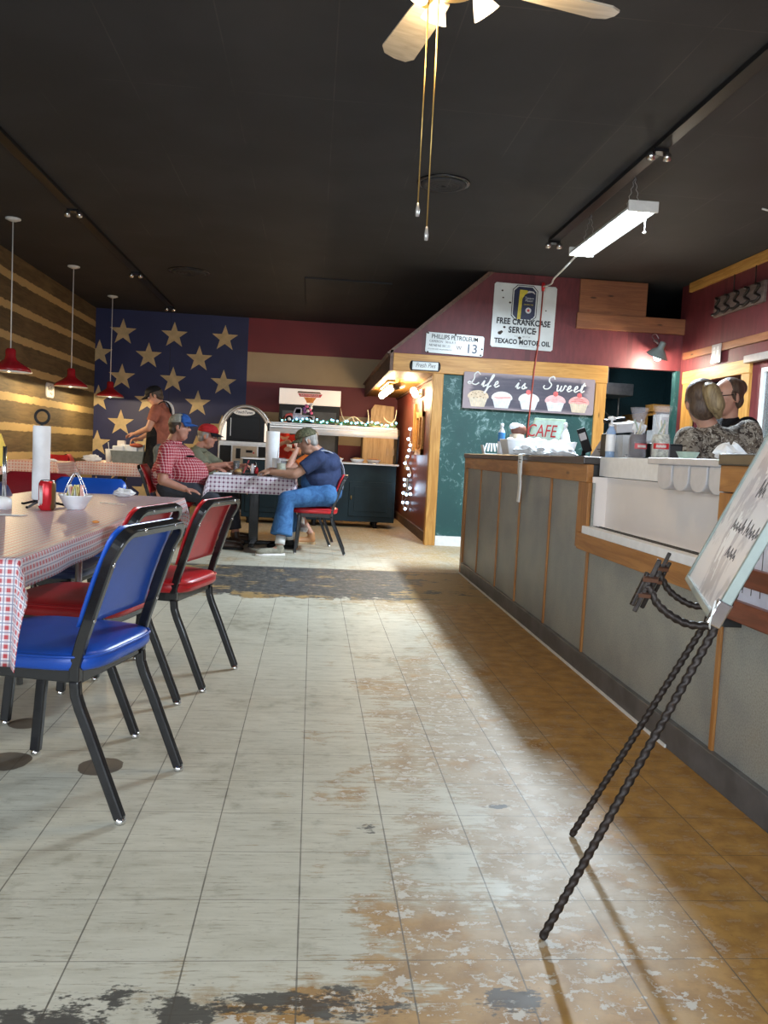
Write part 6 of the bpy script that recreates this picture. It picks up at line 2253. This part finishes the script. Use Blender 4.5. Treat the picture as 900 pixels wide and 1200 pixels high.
# the man in the plaid shirt
OFFP = 0
t, c, m, off = make_person('man in a red plaid shirt with grey and blue cap seated left of the table', dict(
    root=(-1.45, 8.45, 0), head=(-1.345, 8.42, 1.205), face=(0.05, .04), jowl=.06, neck=(-1.415, 8.45, 1.055), chest=(-1.405, 8.46, .88), pelvis=(-1.42, 8.47, .64),
    sh=((-1.425, 8.22, .965), (-1.39, 8.68, .955)), el=((-1.45, 8.14, .675), (-1.25, 8.76, .72)), wr=((-1.235, 8.15, .60), (-1.04, 8.66, .80)),
    hands=(((1, .05, -.12), (0, .2, -1), -1, .35), ((1, -.2, .0), (0, 0, -1), 1, .5)),
    hip=((-1.42, 8.36, .605), (-1.42, 8.58, .605)), kn=((-.99, 8.30, .53), (-.99, 8.66, .53)), an=((-.90, 8.36, .10), (-.92, 8.70, .10)), toe=((-.70, 8.36, .03), (-.72, 8.72, .03)),
    skin=M['skin_ruddy'], brow=M['hair_grey'], hair=M['hair_dark'], shirt=M['plaid'], pants=M['jeans_dark'], collar=True, sleeve=.80, shirt_low=.1,
    belly=[('e', V3(-1.27, 8.46, .74), (.225, .215, .185)), ('e', V3(-1.45, 8.46, .72), (.17, .215, .20)), ('e', V3(-1.35, 8.46, .90), (.16, .19, .13))],
    shoes=(M['boot'], M['boot']), soles=(M['black'], M['black']), scale=1.1))
cap(t, off, c, m, M['cap_grey'], M['cap_blue'], M['cap_blue'])
MB().tube([(x, y, z) for x, y, z in [tuple(c + m @ V3(.078, .05, .012) - off), tuple(c + m @ V3(-.0, .083, .006) - off)]], .002, 5).build('glasses', M['black'], t)
MB().ball(V3(-1.21, 8.29, .92) - off, (.045, .012, .012), 10).build('shirt_pen', M['black'], t)

# the man with the red cap
t, c, m, off = make_person('man in an olive shirt with red and black cap reaching across the table', dict(
    root=(-1.33, 9.15, 0), head=(-1.155, 9.12, 1.135), face=(-.05, .16), jowl=.03, neck=(-1.245, 9.13, 1.0), chest=(-1.28, 9.14, .83), pelvis=(-1.34, 9.15, .63),
    sh=((-1.25, 8.93, .92), (-1.23, 9.34, .92)), el=((-1.12, 8.84, .80), (-1.0, 9.36, .79)), wr=((-.92, 8.82, .845), (-.80, 9.22, .83)),
    hands=(((1, 0, .15), (0, .6, -.8), -1, .9), ((1, -.3, .1), (0, -.4, -.8), 1, .8)),
    hip=((-1.33, 9.05, .60), (-1.33, 9.26, .60)), kn=((-.88, 9.02, .52), (-.88, 9.27, .52)), an=((-.80, 8.98, .10), (-.84, 9.30, .10)), toe=((-.60, 8.93, .03), (-.62, 9.32, .03)),
    skin=M['skin_ruddy'], brow=M['hair_grey'], hair=M['hair_grey'], shirt=M['olive'], pants=M['jeans_dark'], collar=True, sleeve=.85,
    belly=[('e', V3(-1.22, 9.14, .74), (.17, .18, .16))], shoes=(M['boot'], M['boot']), soles=(M['black'], M['black'])))
cap(t, off, c, m, M['cap_red'], M['cap_black'], None)

# the man in denim overalls
t, c, m, off = make_person('man in navy shirt, denim overalls and camouflage cap leaning over the table', dict(
    root=(.18, 8.35, 0), head=(-.065, 8.33, 1.130), face=(PI + .05, .36), jowl=.03, neck=(.055, 8.35, 1.03), chest=(.135, 8.36, .855), pelvis=(.16, 8.36, .63),
    sh=((.055, 8.14, .965), (.055, 8.57, .955)), el=((-.17, 8.09, .795), (-.15, 8.66, .80)), wr=((-.40, 8.16, .805), (-.36, 8.60, .82)),
    hands=(((-1, .25, .1), (0, .3, -1), 1, .8), ((-1, -.2, .1), (0, -.3, -1), -1, .8)),
    hip=((.15, 8.25, .60), (.15, 8.47, .60)), kn=((-.24, 8.12, .545), (-.26, 8.56, .54)), an=((-.285, 8.02, .11), (-.20, 8.62, .10)), toe=((-.49, 7.95, .03), (-.40, 8.62, .03)),
    skin=M['skin_tan'], brow=M['hair_grey'], hair=M['hair_grey'], shirt=M['navytee'], pants=M['denim'], sleeve=.66, flare=.105, hem=.80, shirt_low=.2,
    belly=[('e', V3(.09, 8.36, .76), (.19, .19, .17)), ('e', V3(.17, 8.36, .92), (.12, .20, .12))],
    pants_extra=[('e', V3(.14, 8.36, .63), (.175, .195, .13)), ('e', V3(.02, 8.36, .73), (.135, .150, .15))],
    shoes=(M['greyshoe'], M['black']), soles=(M['cream'], M['black']), socks=M['whitepaint'], scale=1.06))
cap(t, off, c, m, M['camocap'], M['camocap'], None)
MB().tube(smooth_path([V3(-.06, 8.245, .83) - off, V3(.0, 8.245, .975) - off, V3(.10, 8.26, 1.045) - off, V3(.235, 8.30, .99) - off, V3(.315, 8.36, .86) - off, V3(.31, 8.38, .66) - off]), .021, 6, flat=.4, up=(1, 0, 0)).build('suspender', M['straptan'], t)
MB().tube(smooth_path([V3(-.06, 8.47, .83) - off, V3(.0, 8.47, .975) - off, V3(.10, 8.46, 1.045) - off, V3(.235, 8.42, .99) - off, V3(.315, 8.36, .86) - off]), .021, 6, flat=.4, up=(1, 0, 0)).build('suspender', M['straptan'], t)
for z in (.60, .64):
    MB().ball(V3(.06, 8.165, z) - off, (.008, .006, .008), 10).build('button', M['brass'], t)

# the person in orange
t, c, m, off = make_person('person in an orange shirt with chin on hand, mostly hidden behind the overalls', dict(
    root=(.10, 9.08, 0), head=(-.055, 9.08, 1.15), face=(PI - .1, .25), neck=(.03, 9.09, 1.03), chest=(.05, 9.09, .86), pelvis=(.10, 9.09, .63),
    sh=((-.01, 8.92, .96), (-.0, 9.28, .95)), el=((-.275, 8.86, .795), (-.20, 9.32, .79)), wr=((-.175, 8.93, 1.045), (-.40, 9.26, .80)),
    hands=(((.25, .2, 1), (-.6, .6, 0), 1, .9), ((-1, -.2, 0), (0, 0, -1), -1, .5)),
    hip=((.10, 8.99, .595), (.10, 9.19, .595)), kn=((-.28, 8.93, .52), (-.28, 9.18, .54)), an=((-.10, 8.95, .22), (.02, 9.12, .11)), toe=((-.08, 8.86, .12), (-.16, 9.08, .03)),
    skin=M['skin_light'], brow=M['hair_dark'], hair=M['hair_dark'], shirt=M['orange'], pants=M['jeans_dark'], hem=.35, sleeve=.55,
    shoes=(M['whitepaint'], M['sandal']), soles=(M['white'], M['tanwood']), shoe_z=(.17, 0.0), scale=.92))

# the person in red behind the food bar
t, c, m, off = make_person('person in a red shirt bending behind the food bar, face hidden by the guard', dict(
    root=(-.43, 12.35, 0), head=(-.40, 12.12, 1.40), face=(-PI / 2 + .1, .55), neck=(-.43, 12.28, 1.30), chest=(-.43, 12.34, 1.12), pelvis=(-.43, 12.42, .80),
    sh=((-.62, 12.26, 1.20), (-.24, 12.26, 1.20)), el=((-.63, 12.12, 1.02), (-.21, 12.12, .99)), wr=((-.43, 11.98, 1.13), (-.30, 11.92, 1.03)),
    hands=(((1, -.2, .25), (0, -.6, -.6), 1, 1.0), ((-.5, -.8, .2), (-.6, 0, -.6), -1, .9)),
    hip=((-.52, 12.42, .80), (-.34, 12.42, .80)), kn=((-.53, 12.38, .45), (-.33, 12.38, .45)), an=((-.53, 12.44, .10), (-.33, 12.44, .10)), toe=((-.53, 12.25, .03), (-.33, 12.25, .03)),
    skin=M['skin_light'], brow=M['hair_dark'], hair=M['hair_dark'], shirt=M['redshirt'], pants=M['jeans_dark'], sleeve=.5,
    shoes=(M['black'], M['black']), soles=(M['black'], M['black']), scale=.92))
tg = thing('serving_cup', 'white serving cup held by the person behind the food bar', 'cup', (-.345, 11.95, 1.02))
MB().lathe([(0, 0), (.03, 0), (.042, .09), (.04, .09), (.028, .006), (0, .006)], n=20).build('cup', M['white'], tg)

# the waiter clearing the table
t, c, m, off = make_person('waiter in a rust tee, black cap and apron clearing the far table', dict(
    root=(-1.98, 10.95, 0), head=(-2.08, 10.95, 1.635), face=(PI, .45), neck=(-1.995, 10.95, 1.53), chest=(-1.975, 10.95, 1.33), pelvis=(-1.96, 10.95, .95),
    sh=((-2.02, 10.77, 1.455), (-1.99, 11.14, 1.45)), el=((-2.10, 10.70, 1.21), (-2.10, 11.22, 1.20)), wr=((-2.29, 10.86, 1.14), (-2.30, 11.16, 1.08)),
    hands=(((-1, .25, -.12), (0, .4, -1), 1, .8), ((-1, -.2, -.2), (0, -.4, -1), -1, .8)),
    hip=((-1.96, 10.86, .93), (-1.96, 11.05, .93)), kn=((-1.98, 10.85, .50), (-1.94, 11.07, .50)), an=((-1.95, 10.84, .10), (-1.90, 11.08, .10)), toe=((-2.12, 10.83, .03), (-2.07, 11.09, .03)),
    skin=M['skin_light'], brow=M['hair_dark'], hair=M['hair_dark'], shirt=M['rusttee'], pants=M['jeanshort'], hem=.12, sleeve=.62, shirt_low=.15,
    shoes=(M['black'], M['black']), soles=(M['black'], M['black']), scale=.96))
cap(t, off, c, m, M['cap_black'], M['cap_black'], None)
ap = fuse('apron', [('c', V3(-2.03, 10.95, 1.16), .140, V3(-2.04, 10.95, .66), .150), ('c', V3(-2.045, 10.88, .70), .11, V3(-2.05, 10.88, .56), .11), ('c', V3(-2.045, 11.02, .70), .11, V3(-2.05, 11.02, .56), .11)], .010, M['cap_black'], t, off, 3)
MB().tube(smooth_path([V3(-2.11, 10.86, 1.28) - off, V3(-2.05, 10.83, 1.47) - off, V3(-1.97, 10.84, 1.56) - off, V3(-1.90, 10.93, 1.54) - off, V3(-1.86, 10.97, 1.36) - off, V3(-1.83, 10.96, 1.12) - off]), .014, 6, flat=.5).build('apron_strap', M['cap_black'], t)
mb = MB()
vs, fs = [], []
pth = smooth_path([V3(-2.06, 11.13, 1.42), V3(-2.02, 11.10, 1.535), V3(-1.95, 11.05, 1.575), V3(-1.885, 11.02, 1.53), V3(-1.850, 10.99, 1.43), V3(-1.835, 10.97, 1.34)], 5)
for i, p in enumerate(pth):
    w_ = .05 + .012 * math.sin(i * .7)
    for j in range(5):
        q = (j - 2) / 2
        vs.append(p + V3(.012 * math.cos(j * 2.6 + i * .3), q * w_, .004 * math.sin(j * 3)) - off)
for i in range(len(pth) - 1):
    for j in range(4):
        fs.append((i * 5 + j, i * 5 + j + 1, (i + 1) * 5 + j + 1, (i + 1) * 5 + j))
mb._add(vs, fs, True)
tw = mb.build('shoulder_towel', M['paper'], None, fix=False)
so = tw.modifiers.new('s', 'SOLIDIFY'); so.thickness = .012
tw.location = off
tag(tw, 'white towel slung over the waiter\'s shoulder', 'towel')

# the two women behind the counter
pony = lambda f, m: [('e', f(-.10, -.012, .055), (.045, .040, .045), m), ('c', f(-.118, -.018, .045), .048, f(-.126, -.040, -.03), .048), ('c', f(-.126, -.040, -.03), .048, f(-.108, -.055, -.085), .022)]
t, c, m, off = make_person('woman in a brown leaf print top with ponytail, her back turned behind the counter', dict(
    root=(2.256, 4.430, 0.000), head=(2.117, 4.388, 1.418), face=(1.42, .04, -.10), neck=(2.173, 4.388, 1.283), chest=(2.230, 4.419, 1.112), pelvis=(2.19, 4.30, .82),
    sh=((2.044, 4.347, 1.205), (2.406, 4.399, 1.262)), el=((1.945, 4.16, .98), (2.42, 4.30, 1.03)), wr=((1.99, 4.40, .95), (2.40, 4.52, 1.05)),
    hands=(((.2, 1, 0), (.5, 0, -.8), 1, .5), ((-.3, 1, 0), (-.5, 0, -.8), -1, .5)),
    hip=((2.10, 4.30, .82), (2.28, 4.30, .82)), kn=((2.10, 4.32, .45), (2.28, 4.32, .45)), an=((2.10, 4.29, .10), (2.28, 4.29, .10)), toe=((2.08, 4.48, .03), (2.30, 4.48, .03)),
    skin=M['skin_light'], brow=M['hair_dark'], hair=M['hair_brown'], longhair=True, shirt=M['leafprint'], pants=M['jeans_dark'], sleeve=.80, shirt_low=.0,
    shoes=(M['black'], M['black']), soles=(M['black'], M['black']), scale=.98,
    belly=[('e', V3(2.225, 4.399, 1.164), (.215, .12, .13)), ('e', V3(2.246, 4.409, 0.998), (.19, .13, .18))]))
fuse('ponytail', pony(lambda x, y, z: c + m @ V3(x, y, z), m), .007, M['hair_blond'], t, off, 3)
MB().tube([c + m @ V3(-.092 + .03 * math.cos(a) * .1, .032 * math.cos(a), .050 + .032 * math.sin(a)) - off for a in [2 * PI * j / 16 for j in range(17)]], .007, 6, cap=False).build('hair_tie', M['cap_black'], t)
bun = lambda f, m: [('e', f(-.09, .0, .05), (.05, .06, .055), m)]
t, c, m, off = make_person('woman with glasses and pinned up brown hair standing behind the leaf print top', dict(
    root=(2.604, 5.040, 0.000), head=(2.557, 4.956, 1.507), face=(PI + .25, .15), neck=(2.599, 4.977, 1.370), chest=(2.625, 4.998, 1.197), pelvis=(2.50, 4.78, .88),
    sh=((2.625, 4.809, 1.313), (2.615, 5.187, 1.313)), el=((2.594, 4.777, 1.050), (2.583, 5.240, 1.050)), wr=((2.394, 4.872, 0.998), (2.384, 5.145, 0.998)),
    hands=(((-1, .1, 0), (0, .3, -1), 1, .5), ((-1, -.1, 0), (0, -.3, -1), -1, .5)),
    hip=((2.50, 4.69, .86), (2.50, 4.87, .86)), kn=((2.48, 4.69, .47), (2.48, 4.87, .47)), an=((2.51, 4.69, .10), (2.51, 4.87, .10)), toe=((2.33, 4.67, .03), (2.33, 4.89, .03)),
    skin=M['skin_light'], brow=M['hair_dark'], hair=M['hair_brown'], hair_extra=bun, shirt=M['cap_black'], pants=M['jeans_dark'], sleeve=.7,
    shoes=(M['black'], M['black']), soles=(M['black'], M['black']), scale=.92))
gl = MB()
for s in (-1, 1):
    gl.tube([c + m @ V3(.092, s * .032 + .022 * math.cos(a), .010 + .018 * math.sin(a)) - off for a in [2 * PI * j / 16 for j in range(17)]], .0022, 5, cap=False)
    gl.tube([c + m @ V3(.092, s * .054, .014) - off, c + m @ V3(.0, s * .084, .012) - off], .003, 5)
gl.tube([c + m @ V3(.093, -.01, .014) - off, c + m @ V3(.093, .01, .014) - off], .0022, 5)
gl.build('glasses', M['black'], t)
